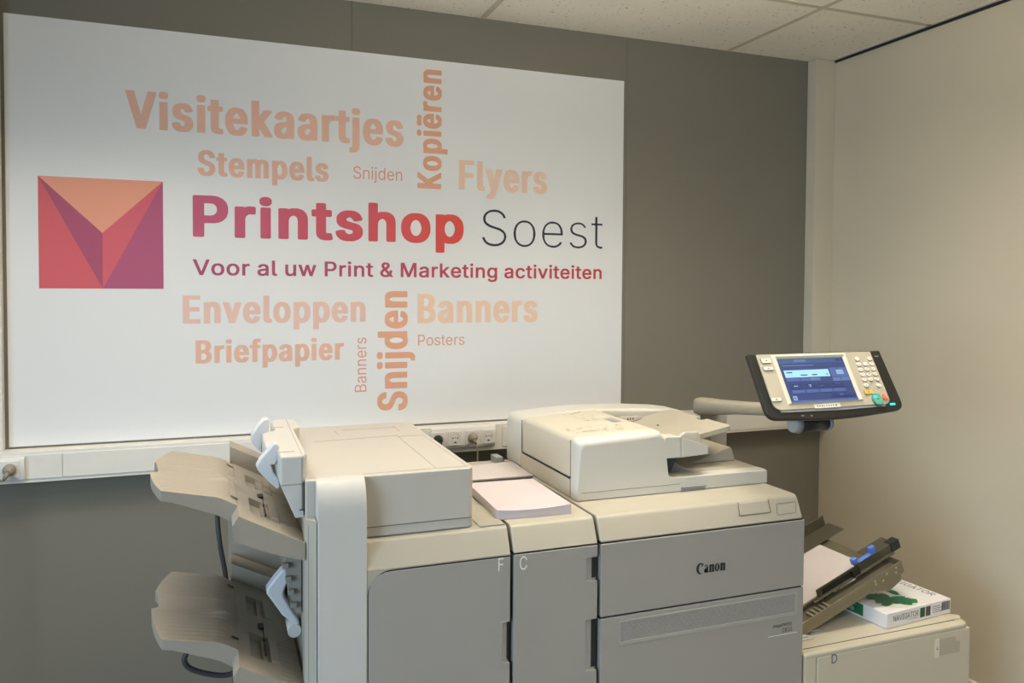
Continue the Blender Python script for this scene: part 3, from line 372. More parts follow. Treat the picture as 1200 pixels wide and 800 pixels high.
box(bm, RX - 0.022, RX, -0.6, WY - 0.062, CZ - 0.0015, CZ + 0.001)
box(bm, RX - 0.006, RX, -0.6, WY - 0.062, CZ - 0.012, CZ - 0.0015, 1)
struct(obj('trim_2', bm, [TRIM, DARK]))
bm = NB()      # boxed pipe in the corner, standing on the wall duct
box(bm, 2.607, RX, 2.94, WY, 1.036, CZ - 0.002)
struct(obj('trim_3', bm, mat('corner_box', srgb(208, 199, 178), 0.55), bevel=0.002))
bm = NB()      # cream upright at the left end of the poster
box(bm, -0.80, -0.6445, 2.965, WY, 1.036, CZ - 0.003)
struct(obj('trim_4', bm, TRIM, bevel=0.003))
bm = NB()      # wall duct for cables: body, a slightly recessed lid, a lid joint
box(bm, -1.9, RX, 2.936, WY, 0.934, 1.036)
for a, b in ((-1.9, -0.4705), (-0.4695, 0.78), (1.07, RX)):
    box(bm, a, b, 2.932, 2.936, 0.946, 1.026)
struct(obj('trim_5', bm, TRIM, bevel=0.0018))
bm = NB(); box(bm, RX - 0.014, RX, -0.6, WY, 0, 0.085)
struct(obj('baseboard_right', bm, TRIM, bevel=0.003))

# ------------------------------------------------------------------ the poster
PY = WY - 0.003
pr = thing('wall_poster', 'large white printed poster with orange and red lettering across the grey wall', 'poster', (0.5, WY, 1.75))
q = [at_y(*p, PY) for p in ((2.9, 14), (731.3, 95.7), (727.2, 474.4), (10, 523.8))]
bm = NB(); box(bm, -0.634, 1.635, PY, WY, 1.043, 2.457)
obj('sheet', bm, mat('poster_white', srgb(232, 232, 231), 0.6, bump=0.06, bscale=700), pr)
EP = PY - 0.0006
def lmat(name, rgb): return mat(name, srgb(*rgb), 0.6)
SAL = lmat('salmon_ink', (230, 184, 162)); SAL2 = lmat('peach_ink', (236, 202, 178)); SAL3 = lmat('rose_ink', (230, 194, 180))
ORA = lmat('orange_ink', (226, 168, 138)); TXT = lmat('soft_red_ink', (222, 160, 138)); BLK = lmat('charcoal_ink', (45, 47, 58))
def gradmat(name, c0, c1, x0, x1):
    m = mat(name, c0, 0.6); nt = m.node_tree
    tc = nt.nodes.new('ShaderNodeTexCoord'); sp = nt.nodes.new('ShaderNodeSeparateXYZ')
    nt.links.new(tc.outputs['Object'], sp.inputs[0])
    mr = nt.nodes.new('ShaderNodeMapRange'); mr.inputs['From Min'].default_value = x0; mr.inputs['From Max'].default_value = x1
    nt.links.new(sp.outputs['X'], mr.inputs['Value'])
    mx = nt.nodes.new('ShaderNodeMix'); mx.data_type = 'RGBA'
    mx.inputs['A'].default_value = c0; mx.inputs['B'].default_value = c1
    nt.links.new(mr.outputs['Result'], mx.inputs['Factor'])
    nt.links.new(mx.outputs['Result'], nt.nodes['Principled BSDF'].inputs['Base Color'])
    return m
GR1 = gradmat('headline_ink', srgb(196, 92, 122), srgb(226, 76, 52), -0.46, 0.56)
GR2 = gradmat('slogan_ink', srgb(172, 78, 112), srgb(196, 62, 62), -0.46, 1.1)
words = [  # text, left px, right px, baseline (x,y) x2, cap top (x,y), bold, ink
    ('Visitekaartjes', 147, 472.7, (163, 149.3), (463, 172.3), (147, 105), 'B', SAL),
    ('Stempels', 231.7, 385, (260, 206), (380, 213.3), (241.7, 176.2), 'B', SAL),
    ('Snijden', 414, 471.3, (415, 209.3), (470, 211.7), (420, 194.8), 'R', TXT),
    ('Flyers', 537.7, 641, (541.7, 221.7), (633, 227.3), (540, 187.3), 'B', SAL2),
    ('Printshop', 226, 543.3, (230, 277), (460, 283.7), (228, 228.3), 'P', GR1),
    ('Soest', 565, 706, (573, 287.7), (701, 291), (578, 246), 'L', BLK),
    ('Voor al uw Print & Marketing activiteiten', 226, 705, (235, 321.3), (701.7, 327.7), (230, 303.7), 'S', GR2),
    ('Enveloppen', 214.3, 428.3, (221.7, 378.7), (425, 377), (220, 346), 'B', SAL3),
    ('Banners', 489.3, 630, (491.7, 377.7), (623, 377.7), (493, 344.3), 'B', SAL2),
    ('Briefpapier', 229.3, 403, (233, 425.7), (398, 421.3), (233, 398.7), 'B', SAL),
    ('Posters', 490, 544.3, (490, 404.7), (540, 404), (492, 392), 'R', TXT)]
def wspan(t, bold): v = glyphs(t, bold)[0]; return min(p.x for p in v), max(p.x for p in v)
for s, l, r, b0, b1, ct, bold, ink in words:
    zb = (at_y(*b0, EP).z + at_y(*b1, EP).z) / 2
    x0 = at_y(l, b0[1], EP).x; x1 = at_y(r, b1[1], EP).x
    zt = at_y(*ct, EP).z
    ext = wspan(s, bold); k = (x1 - x0) / (ext[1] - ext[0]); done = ''
    for wd in s.split(' '):         # each word where it falls in the line
        a, b = wspan(done + wd, bold)[1] - (wspan(wd, bold)[1] - wspan(wd, bold)[0]), wspan(done + wd, bold)[1]
        bm = NB(); letters(bm, wd, Vector((x0 + (a - ext[0]) * k, EP, zb)), Vector(((b - a) * k, 0, 0)), Vector((0, 0, zt - zb)), bold)
        obj('printed_word', bm, ink, pr, norm=False)
        done += wd + ' '
for s, bot, top, base, cap, bold, ink in [('Kopi\u00ebren', 221.7, 82.7, 517.3, 489.3, 'B', ORA),
                                         ('Banners', 458.7, 395.3, 429.3, 415.7, 'R', TXT),
                                         ('Snijden', 480.3, 341, 477.3, 442.7, 'B', ORA)]:
    xb = at_y(base, (bot + top) / 2, EP).x; xc = at_y(cap, (bot + top) / 2, EP).x
    z0 = at_y(base, bot, EP).z; z1 = at_y(base, top, EP).z
    bm = NB(); letters(bm, s, Vector((xb, EP, z0)), Vector((0, 0, z1 - z0)), Vector((xc - xb, 0, 0)), bold)
    obj('printed_word', bm, ink, pr, norm=False)
tl, tr, bl, br, ce, bo = [at_y(*p, EP) for p in ((44, 205.2), (190.7, 213), (46, 337.8), (191.8, 338.2), (119.9, 272.9), (121, 337.5))]
zt_, zb_ = (tl.z + tr.z) / 2, (bl.z + br.z) / 2
xl_, xr_ = (tl.x + bl.x) / 2, (tr.x + br.x) / 2
tl, tr, bl, br = [Vector((x, EP, z)) for x, z in ((xl_, zt_), (xr_, zt_), (xl_, zb_), (xr_, zb_))]
xm = (xl_ + xr_) / 2; ce = Vector((xm, EP, ce.z)); bo = Vector((xm, EP, zb_))
bm = NB()
quad(bm, (tl, ce, tr), 0); quad(bm, (tl, bl, bo), 1); quad(bm, (tl, bo, ce), 2); quad(bm, (tr, ce, bo), 3); quad(bm, (tr, bo, br), 4)
for f in bm.faces:
    f.normal_update()
    if f.normal.y > 0: f.normal_flip()
obj('folded_square_emblem', bm, [lmat('emblem_salmon', (232, 160, 132)), gradmat('emblem_red', srgb(212, 96, 104), srgb(226, 98, 90), -0.5, -0.2),
    lmat('emblem_plum', (172, 82, 112)), lmat('emblem_rose', (212, 98, 110)), lmat('emblem_mauve', (176, 88, 122))], pr, norm=False)

# ------------------------------------------------------------------ sockets, plugs, cords
LIDM = mat('feeder_lid_plastic', srgb(200, 193, 174), 0.45, bump=0.05, bscale=900)
DECK = mat('deck_plastic', srgb(201, 193, 172), 0.45, bump=0.05, bscale=900)
FEED = mat('feeder_plastic', srgb(204, 201, 191), 0.42, bump=0.05, bscale=900)
SOCK = mat('socket_white', srgb(232, 228, 222), 0.35)
SOCKD = mat('socket_bowl', srgb(196, 194, 196), 0.4)
def ring_disc(bm, c, r, y, seg=24, mi=0):
    quad(bm, [Vector((c[0] + r * math.cos(-k * 2 * PI / seg), y, c[1] + r * math.sin(-k * 2 * PI / seg))) for k in range(seg)], mi)
def socket(parent, x, z, yf):
    bm = NB(); h = 0.0275
    box(bm, x - h, x + h, yf - 0.004, yf + 0.004, z - h, z + h)
    o = obj('socket', bm, SOCK, parent, bevel=0.0015)
    bm = NB(); n = 28; R = 0.0195; yy = yf - 0.0045        # the round bowl with pins
    rings = []
    for rr, dy in ((R, 0), (R - 0.001, 0.0), (R - 0.0015, 0.0035)):
        rings.append([bm.verts.new((x + rr * math.cos(k * 2 * PI / n), yy - 0.0005 + dy * 0.3, z + rr * math.sin(k * 2 * PI / n))) for k in range(n)])
    for a, b in zip(rings, rings[1:]):
        for k in range(n): bm.faces.new((a[k], a[(k + 1) % n], b[(k + 1) % n], b[k]))
    bm.faces.new(rings[-1])
    b = NB()
    obj('bowl', bm, SOCKD, o)
    for dx, dz, r in ((-0.0095, 0.002, 0.0026), (0.0095, 0.002, 0.0026), (0, 0.003, 0.002)): ring_disc(b, (x + dx, z + dz), r, yy - 0.0008)
    box(b, x - 0.0035, x + 0.0035, yy - 0.0012, yy, z - 0.0165, z - 0.012)
    obj('pin_hole', b, BLACKM, o)
    return o
SY = 2.918
ss = thing('socket_strip', 'white four-way socket strip on the wall duct below the poster', 'socket strip', (0.91, 2.93, 0.953))
bm = NB(); prism(bm, [(2.931, 0.952), (2.922, 0.954), (SY, 0.962), (SY, 1.022), (2.922, 1.034), (2.931, 1.036)], 'x', 0.775, 1.036)
obj('frame', bm, SOCK, ss, bevel=0.002)
bm = NB(); box(bm, 0.795, 0.7985, SY - 0.0015, SY + 0.002, 1.001, 1.006)
obj('indicator', bm, mat('red_lamp', srgb(200, 60, 50), 0.4), ss)
sx = [0.800, 0.869, 0.939, 1.005]
for x in sx: socket(ss, x, 0.993, SY)
s1 = thing('wall_socket', 'single white socket on the wall duct at the left edge of the photo', 'socket', (-0.62, 2.93, 0.945))
bm = NB(); prism(bm, [(2.931, 0.945), (2.922, 0.947), (SY, 0.955), (SY, 1.012), (2.922, 1.020), (2.931, 1.022)], 'x', -0.72, -0.576)
obj('frame', bm, SOCK, s1, bevel=0.002)
socket(s1, -0.616, 0.985, SY)
def plug(name, label, x, z, m, cord, dirv):
    t = thing(name, label, 'plug', (x, SY - 0.006, z))
    bm = NB(); y0 = SY - 0.0058
    tube(bm, [(x, y0, z), (x, y0 - 0.010, z), (x, y0 - 0.013, z), (x, y0 - 0.028, z - 0.004)], [0.0185, 0.0185, 0.017, 0.009], 20)
    obj('plug_body', bm, m, t, bevel=0.001)
    bm = NB(); tube(bm, [Vector((x, y0 - 0.022, z - 0.004)) , Vector((x, y0 - 0.024, z - 0.010)) + dirv * 0.4, Vector((x, y0 - 0.026, z - 0.018)) + dirv], [0.008, 0.007, 0.004], 10)
    obj('strain_relief', bm, m, t)
    bm = NB(); tube(bm, spline([Vector((x, y0 - 0.026, z - 0.016)) + dirv] + cord), 0.0032, 8)
    obj('cord', bm, m, t)
GREYP = mat('grey_rubber', srgb(150, 140, 122), 0.55)
plug('power_plug', 'black plug in the leftmost socket of the four-way strip', sx[0], 0.993, BLACK,
     [Vector((0.818, 2.87, 0.95)), Vector((0.835, 2.875, 0.90)), Vector((0.84, 2.87, 0.7)), Vector((0.84, 2.86, 0.3))], Vector((0.007, 0, -0.006)))
plug('power_plug', 'grey plug with hanging cord in the third socket of the four-way strip', sx[2], 0.993, GREYP,
     [Vector((0.948, 2.88, 0.955)), Vector((0.951, 2.885, 0.90)), Vector((0.950, 2.88, 0.7)), Vector((0.94, 2.87, 0.3))], Vector((0.006, 0, -0.004)))
plug('power_plug', 'grey-brown plug in the single socket at the left edge of the photo', -0.616, 0.985, GREYP,
     [Vector((-0.650, 2.87, 0.955)), Vector((-0.670, 2.88, 0.90)), Vector((-0.675, 2.88, 0.6)), Vector((-0.68, 2.87, 0.3))], Vector((-0.012, 0, -0.010)))

# ------------------------------------------------------------------ shared machine dimensions
FY = 1.766          # front plane of the row of machines
TZ = 0.997          # their table height
BY = 2.49           # their rear
def lip_profile(z0):      # front lip of the table top, leaning back a little
    return [(FY, z0), (FY + 0.0225, 0.984), (FY + 0.027, 0.992), (FY + 0.036, TZ), (BY, TZ), (BY, z0)]
def lip_seam_z(px, py): return at_y(px, py, FY).z
def rounded(poly, r, n=6):
    """round listed corners: poly of (x,z,radius)"""
    out = []
    k = len(poly)
    for i, (x, z, rr) in enumerate(poly):
        if not rr: out.append((x, z)); continue
        p = Vector((x, z)); a = Vector(poly[i - 1][:2]) - p; b = Vector(poly[(i + 1) % k][:2]) - p
        a.normalize(); b.normalize()
        s, e = p + a * rr, p + b * rr
        for j in range(n + 1):
            t = j / n
            v = s * (1 - t) ** 2 + p * 2 * t * (1 - t) + e * t * t
            out.append((v.x, v.y))
    return out

# ------------------------------------------------------------------ finisher (left end of the row)
FL, FR = 0.189, 0.668
fin = thing('finisher', 'cream finishing unit with two sloping catch trays, left end of the machine row', 'finisher', (0.43, 2.1, 0))
bm = NB(); box(bm, FL + 0.004, FR, FY + 0.030, BY, 0.04, 0.931); box(bm, FL + 0.03, FR - 0.02, FY + 0.06, BY - 0.03, 0, 0.04)
obj('body', bm, CREAM, fin)
bm = NB(); prism(bm, lip_profile(0.933), 'x', 0.318, FR)
o = obj('table_top', bm, CREAM, fin, bevel=0.003)
bm = NB(); pl = [at_z(*p, TZ) for p in ((556, 600), (564, 617), (591, 614.2), (583, 606))]
prism(bm, [(0.600, 1.80), (0.664, 1.80), (0.664, 1.98), (0.600, 1.98)], 'z', TZ, TZ + 0.003)
obj('cover_plate', bm, CREAM, fin, bevel=0.001)
# upper housing with the receding top
bm = NB()
prism(bm, [(FL, 1.803), (0.575, 1.803), (0.586, 1.815), (0.589, 2.487), (FL, 2.487)], 'z', TZ + 0.002, 1.144)
obj('upper_housing', bm, mat('housing_plastic', srgb(188, 184, 174), 0.42, bump=0.05, bscale=900), fin, bevel=0.004)
bm = NB()
box(bm, 0.31, 0.579, 1.8018, 1.8035, 1.0225, 1.0245)
obj('base_seam', bm, SEAM, fin)
def line_z(bm, a, b, z, w=0.0008, h=0.0004, mi=0):
    a, b = Vector((a[0], a[1], 0)), Vector((b[0], b[1], 0)); d = (b - a).normalized(); n = Vector((-d.y, d.x, 0)) * w / 2
    slab(bm, [Vector((*(v.xy), z)) for v in (a - n, b - n, b + n, a + n)], Vector((0, 0, 1)), h, mi)
bm = NB()
for a, b in (((0.498, 2.28), (0.496, 1.825)), ((0.498, 2.246), (0.572, 2.246)), ((0.572, 2.246), (0.572, 1.822)), ((0.20, 1.8225), (0.578, 1.8225)),
             ((0.336, 2.40), (0.338, 2.31)), ((0.52, 2.43), (0.52, 2.33)), ((0.26, 2.246), (0.496, 2.262)), ((0.36, 2.40), (0.52, 2.40))):
    line_z(bm, a, b, 1.1441)
each('lid_seam', bm, LIDSEAM, fin)
# pillar at the front left, rolling over into the housing top
bm = NB()
prof = [(1.835, 1.1442), (1.804, 1.1442)]
for k in range(1, 9):
    t = k / 8 * PI / 2
    prof.append((1.804 - 0.040 * math.sin(t), 1.064 + 0.080 * math.cos(t)))
prof += [(1.7640, 0.05), (1.835, 0.05)]
prism(bm, prof, 'x', 0.211, 0.320)
obj('pillar', bm, WHITE, fin, bevel=0.002)
bm = NB()   # angled side cheek of the pillar
prism(bm, [(FL - 0.003, 1.80), (0.2095, 1.767), (0.2095, 1.84), (FL - 0.003, 1.84)], 'z', 0.05, 1.06)
prism(bm, [(FL, 1.815), (0.2095, 1.802), (0.2095, 1.84), (FL, 1.84)], 'z', 1.06, 1.1405)
obj('side_cheek', bm, CREAM, fin, bevel=0.002)
bm = NB(); box(bm, 0.1935, 0.1960, 1.7885, 1.80, 0.05, 1.045)
obj('cheek_seam', bm, SEAM, fin)
# grey front door with a rounded top-left corner and a grip cut into its right edge
def door_poly(x0, x1, z0, z1, r, notches, depth):
    p = [(x0, z0, 0), (x1, z0, 0)]
    for a, b in sorted(notches): p += [(x1, a, 0), (x1 - depth, a + 0.004, 0), (x1 - depth, b - 0.002, 0), (x1, b, 0)]
    p += [(x1, z1, 0), (x0, z1, r)]
    return rounded(p, 0)
zF = at_y(597, 650, FY).z
gF = (at_y(597, 776, FY).z, at_y(597, 728, FY).z)
bm = NB(); prism(bm, door_poly(0.3235, FR - 0.001, 0.06, 0.929, 0.055, [gF], 0.020), 'y', FY, FY + 0.028)
dF = obj('front_door', bm, GREYD, fin, bevel=0.002)
def grip(parent, x0, x1, z0, z1):
    bm = NB()
    prism(bm, [(x0, FY + 0.0015), (x0 + 0.016, FY + 0.009), (x1, FY + 0.012), (x1, FY + 0.0278), (x0, FY + 0.0278)], 'z', z0, z1)
    return obj('grip', bm, GRIP, parent)
grip(dF, FR - 0.0208, FR - 0.002, gF[0], gF[1])
bm = NB(); box(bm, FR - 0.0095, FR - 0.0015, FY + 0.0078, FY + 0.0125, gF[0] + .006, gF[1]); obj('latch', bm, DARK, dF)
bm = NB(); fx = FR - 0.021
prism(bm, [(fx - 0.006, gF[0] - 0.008), (fx + 0.019, gF[0] - 0.004), (fx + 0.019, gF[0]), (fx, gF[0] + 0.005), (fx, gF[1] - 0.003), (fx + 0.019, gF[1] + 0.001), (fx + 0.019, gF[1] + 0.005), (fx - 0.006, gF[1] + 0.003)], 'y', FY - 0.0015, FY + 0.001)
obj('grip_surround', bm, GREYD, dF, bevel=0.0008)
bm = NB(); letters(bm, 'F', at_y(584, 669, FY - 0.0006), Vector((0.0135, 0, 0)), Vector((0, 0, 0.031)), 'R')
obj('door_letter', bm, INK, dF, norm=False)
bm = NB(); prism(bm, door_poly(0.3215, FR - 0.0005, 0.06, 0.9325, 0.056, [(gF[0] - .003, gF[1] + .003)], 0.024), 'y', FY + 0.0012, FY + 0.027)
each('door_gap', bm, DARK, fin)
# frame around the door, above and left of the rounded corner
bm = NB()
pts = [(0.3205, 0.06), (0.3205, 0.9335), (FR, 0.9335), (FR, 0.9327)] + [(0.3216 + (0.0560) * (1 - math.sin(t)), 0.9327 - 0.056 * (1 - math.cos(t))) for t in [k / 8 * PI / 2 for k in range(9)]] + [(0.3216, 0.06)]
prism(bm, pts, 'y', FY + 0.0002, FY + 0.026)
obj('door_frame', bm, CREAM, fin)

# exit unit over the upper tray
bm = NB()
outl = [(0.188, 1.822), (0.136, 1.822), (0.136, 1.905), (0.118, 1.93), (0.112, 1.96), (0.114, 2.13), (0.134, 2.15), (0.146, 2.165), (0.146, 2.30), (0.160, 2.335), (0.200, 2.335), (0.216, 2.31), (0.216, 2.20), (0.197, 2.17), (0.196, 1.84)]
prism(bm, outl, 'z', 1.130, 1.198)
o = obj('exit_unit', bm, WHITE, fin, bevel=0.006, seg=3)
bm = NB(); prism(bm, [(0.137, 1.1305), (0.169, 1.055), (0.1885, 1.055), (0.1885, 1.1305)], 'y', 1.823, 2.33)
obj('lower_chute', bm, WHITE, o, bevel=0.003)
bm = NB(); line_z(bm, (0.1835, 1.828), (0.190, 2.33), 1.1981); line_z(bm, (0.137, 1.868), (0.172, 1.868), 1.1981, 0.003); line_z(bm, (0.148, 2.20), (0.172, 2.20), 1.1981, 0.003)
box(bm, 0.1828, 0.184, 1.8212, 1.8225, 1.075, 1.19)
each('exit_seam', bm, SEAM, o)
bm = NB(); box(bm, 0.177, 0.1895, 1.8212, 1.823, 1.0725, 1.0745)
each('latch', bm, BLACKM, o)
# paper-holding levers: bent plates that hang out of the unit to an elbow and turn back under it
V = Vector
def lever(outline, y0, y1):
    bm = NB(); q = [at_y(px, py, y0) for px, py in outline]
    prism(bm, [(p.x, p.z) for p in q], 'y', y0, y1)
    return obj('paper_lever', bm, LEVER, fin, bevel=0.006, seg=3, ang=50)
lever([(321.5, 519.5), (325.5, 520), (327.2, 524), (325.6, 538), (322.6, 544.5), (317.5, 544.5), (321, 554), (327, 561), (328.5, 571), (325, 573.5), (313, 563), (302, 551), (300.3, 546.5), (305, 538)], 1.90, 1.935)
lever([(308, 491), (314.2, 490.4), (316.2, 493), (315.2, 503), (314.5, 509), (308.5, 513), (307.5, 523), (308, 531), (303, 528), (295, 517.5), (294.4, 510), (301, 499)], 2.15, 2.185)
lever([(331, 667), (337, 666.6), (340.6, 668.5), (341, 674), (334.5, 689), (332.8, 694), (333, 698.5), (340, 711), (350, 726.5), (352, 733), (345, 732), (331, 721.5), (319, 705), (312.6, 696.5), (312.6, 690.5), (322, 677.5)], 1.93, 1.965)

# catch trays
def zprof(x):
    K = [(-0.16, 1.136), (-0.113, 1.128), (0.010, 1.102), (0.047, 1.080), (0.186, 1.006), (0.30, 0.946)]
    for (a, za), (b, zb) in zip(K, K[1:]):
        if x <= b: return za + (zb - za) * (x - a) / (b - a)
def zsmooth(x): return sum(zprof(x + d) for d in (-0.012, -0.006, 0, 0.006, 0.012)) / 5
def bumpy(x, y):
    z = 0
    c = abs(y - 2.10)
    if x < 0.03 and c > 0.045: z += 0.0011 * (1 if math.sin((y - 1.88) * 2 * PI / 0.0205) > 0.2 else 0)
    z -= 0.005 * max(0, 1 - (c / 0.048) ** 2) if x < 0.05 else 0
    tx = (x - 0.03) / 0.035; ty = (y - 2.055) / 0.032
    z += 0.013 * math.exp(-(tx * tx + ty * ty) * 1.6)
    for y0, y1 in ((1.875, 2.005), (2.13, 2.25)):
        if 0.075 < x < 0.102 and y0 < y < y1: z -= 0.016
        elif 0.118 < x < 0.138 and y0 < y < y1: z += 0.006
        elif 0.102 <= x <= 0.118 and y0 < y < y1: z -= 0.006
    if x > 0.085 and c > 0.02 and not (1.87 < y < 2.26): z += 0
    if x > 0.139: z += 0.001 * (1 if math.sin((y - 1.88) * 2 * PI / 0.022) > 0.2 else 0)
    return z
def sheet_solid(bm, fx, nx, ny, y0, y1, zt, zb):
    T, B = [], []
    for j in range(ny + 1):
        y = y0 + (y1 - y0) * j / ny
        T.append([]); B.append([])
        for i in range(nx + 1):
            x = fx(i / nx, y)
            T[j].append(bm.verts.new((x, y, zt(x, y)))); B[j].append(bm.verts.new((x, y, zb(x, y))))
    for j in range(ny):
        for i in range(nx):
            bm.faces.new((T[j][i], T[j][i + 1], T[j + 1][i + 1], T[j + 1][i]))
            bm.faces.new((B[j][i], B[j + 1][i], B[j + 1][i + 1], B[j][i + 1]))
    for j in range(ny):
        bm.faces.new((T[j][0], T[j + 1][0], B[j + 1][0], B[j][0])); bm.faces.new((T[j][nx], B[j][nx], B[j + 1][nx], T[j + 1][nx]))
    for i in range(nx):
        bm.faces.new((T[0][i], B[0][i], B[0][i + 1], T[0][i + 1])); bm.faces.new((T[ny][i], T[ny][i + 1], B[ny][i + 1], B[ny][i]))
def xleft(y):
    e = -0.146 + 0.034 * min(1.0, abs((y - 2.10) / 0.22)) ** 2.2
    if 2.065 < y < 2.165: e += 0.020 * (1 - ((y - 2.115) / 0.05) ** 4) * (0.35 + 0.65 * (2.165 - y) / 0.1)
    return e
def tray(dz, parent):
    bm = NB()
    th = lambda x: 0.023 if x < -0.09 else 0.023 + (x + 0.09) / 0.14 * 0.026
    sheet_solid(bm, lambda s, y: xleft(y) + (0.0465 - xleft(y)) * s, 44, 130, 1.88, 2.32,
                lambda x, y: zsmooth(x) + bumpy(x, y), lambda x, y: zsmooth(x) - th(x))
    sheet_solid(bm, lambda s, y: 0.047 + (0.187 - 0.047) * s, 56, 150, 1.792, 2.335,
                lambda x, y: zsmooth(x) + bumpy(x, y), lambda x, y: 1.021 + (0.967 - 1.021) * ((x - 0.047) / 0.14) - 0.004 * math.sin(PI * (x - 0.047) / 0.14))
    # the step face leans out to the left below
    prism(bm, [(0.0468, 1.0795), (0.034, 1.059), (0.036, 1.026), (0.0468, 1.0215)], 'y', 1.792, 1.879)
    # under-rib
    prism(bm, [(-0.10, 1.103), (-0.085, 1.095), (0.005, 1.070), (0.03, 1.05), (0.03, 1.06), (0.0, 1.085)], 'y', 1.91, 2.29)
    bmesh.ops.translate(bm, verts=bm.verts, vec=(0, 0, dz))
    o = obj('catch_tray', bm, TRAYM, parent)
    bm = NB()   # raised guide along the rear edge
    prism(bm, [(0.040, 1.128), (0.040, 1.060), (0.187, 0.98), (0.187, 1.054)], 'y', 2.336, 2.43)
    bmesh.ops.translate(bm, verts=bm.verts, vec=(0, 0, dz))
    obj('rear_guide', bm, TRAYM, o, bevel=0.002)
    bm = NB()   # slots
    for x, y in ((0.040, 1.935), (0.036, 2.27)):
        z = zprof(x) + 0.0026
        slab(bm, [V((x - 0.006, y - 0.004, z + 0.0038)), V((x + 0.010, y - 0.004, z - 0.0062)), V((x + 0.010, y + 0.004, z - 0.0062)), V((x - 0.006, y + 0.004, z + 0.0038))], V((0, 0, 1)), 0.0005)
    for yy in (1.94, 2.02):
        z = zprof(0.11)
        box(bm, 0.1085, 0.111, yy - 0.03, yy + 0.03, z - 0.0055, z + 0.0005)
    box(bm, 0.098, 0.112, 2.045, 2.075, zprof(0.1) - 0.004, zprof(0.1) + 0.0022)
    bmesh.ops.translate(bm, verts=bm.verts, vec=(0, 0, dz))
    each('slot', bm, BLACKM, o)
tray(0, fin); tray(-0.331, fin)
# mechanism and rear panel seen between the trays
bm = NB()
prism(bm, [(0.150, 0.935), (0.160, 0.86), (0.176, 0.82), (0.190, 0.80), (0.190, 0.965), (0.165, 0.965)], 'y', 1.90, 2.36)
for k in range(4): box(bm, 0.146 + 0.006 * k, 0.160 + 0.006 * k, 1.888, 1.9005, 0.92 - 0.032 * k, 0.932 - 0.032 * k)
obj('roller_unit', bm, MECH, fin, bevel=0.0015)
bm = NB(); tube(bm, [(0.176, 1.93, 0.752), (0.176, 2.0, 0.752)], 0.016, 16)
obj('lever_pivot', bm, WHITE, fin)
bm = NB(); box(bm, 0.035, 0.19, 2.432, 2.446, 0.55, 1.05)
obj('rear_panel', bm, TRAYM, fin)
# loose cables at the left
bm = NB(); tube(bm, spline([(0.02, 2.43, 1.04), (0.012, 2.45, 0.98), (0.006, 2.46, 0.90), (0.012, 2.45, 0.82), (0.03, 2.45, 0.70), (0.05, 2.47, 0.45), (0.06, 2.48, 0.10)]), 0.007, 10)
tag(obj('cable', bm, mat('dark_cable', srgb(58, 58, 62), 0.5)), 'dark cable hanging behind the upper catch tray', 'cable')
bm = NB(); pts = [at_y(*p, 2.05) for p in ((219, 764), (216, 774), (223, 783), (242, 789), (262, 791), (275, 787), (284, 776))]
tube(bm, spline(pts), 0.0065, 10)
tag(obj('cable', bm, bpy.data.materials['dark_cable']), 'dark cable loop drooping beneath the lower catch tray', 'cable')

# ------------------------------------------------------------------ transport unit (middle, narrow)
tu = thing('transport_unit', 'narrow grey-doored middle unit under the loose paper stack', 'copier module', (0.79, 2.1, 0))
UL, UR = 0.6765, 0.9025
bm = NB(); box(bm, UL, UR, FY + 0.030, BY, 0.04, 0.931); box(bm, UL + 0.02, UR - 0.02, FY + 0.06, BY - 0.03, 0, 0.04)
obj('body', bm, CREAM, tu)
bm = NB(); prism(bm, lip_profile(0.9345), 'x', UL, UR)
obj('table_top', bm, CREAM, tu, bevel=0.003)
g1 = (at_y(700, 680, FY).z, at_y(700, 652, FY).z); g2 = (at_y(700, 784.5, FY).z, at_y(700, 724.5, FY).z)
bm = NB(); prism(bm, door_poly(UL, UR, 0.06, 0.931, 0, [g1, g2], 0.031), 'y', FY, FY + 0.028)
dC = obj('front_door', bm, GREYD, tu, bevel=0.002)
for g in (g1, g2): grip(dC, UR - 0.0315, UR - 0.0005, g[0] - 0.002, g[1] + 0.001)
bm = NB()
for g in (g1, g2): box(bm, UR - 0.0125, UR - 0.001, FY + 0.0085, FY + 0.0125, g[0] + .006, g[1])
each('latch', bm, DARK, dC)
bm = NB(); letters(bm, 'C', at_y(609, 667.8, FY - 0.0006), Vector((0.0195, 0, 0)), Vector((0, 0, 0.033)), 'R')
obj('door_letter', bm, INK, dC, norm=False)
bm = NB(); box(bm, UL, UR, FY + 0.003, FY + 0.03, 0.9305, 0.935)
each('door_gap', bm, DARK, tu)
bm = NB(); box(bm, UL + .01, UR - .004, 2.196, 2.236, TZ - .001, TZ + .0006)  # thin dark strip across the table top, in front of the thin sheets
obj('dark_strip', bm, DARK, tu)
bm = NB(); box(bm, 0.866, 0.890, 2.43, 2.488, TZ, 1.019)
obj('rear_block', bm, GREYL, tu, bevel=0.002)

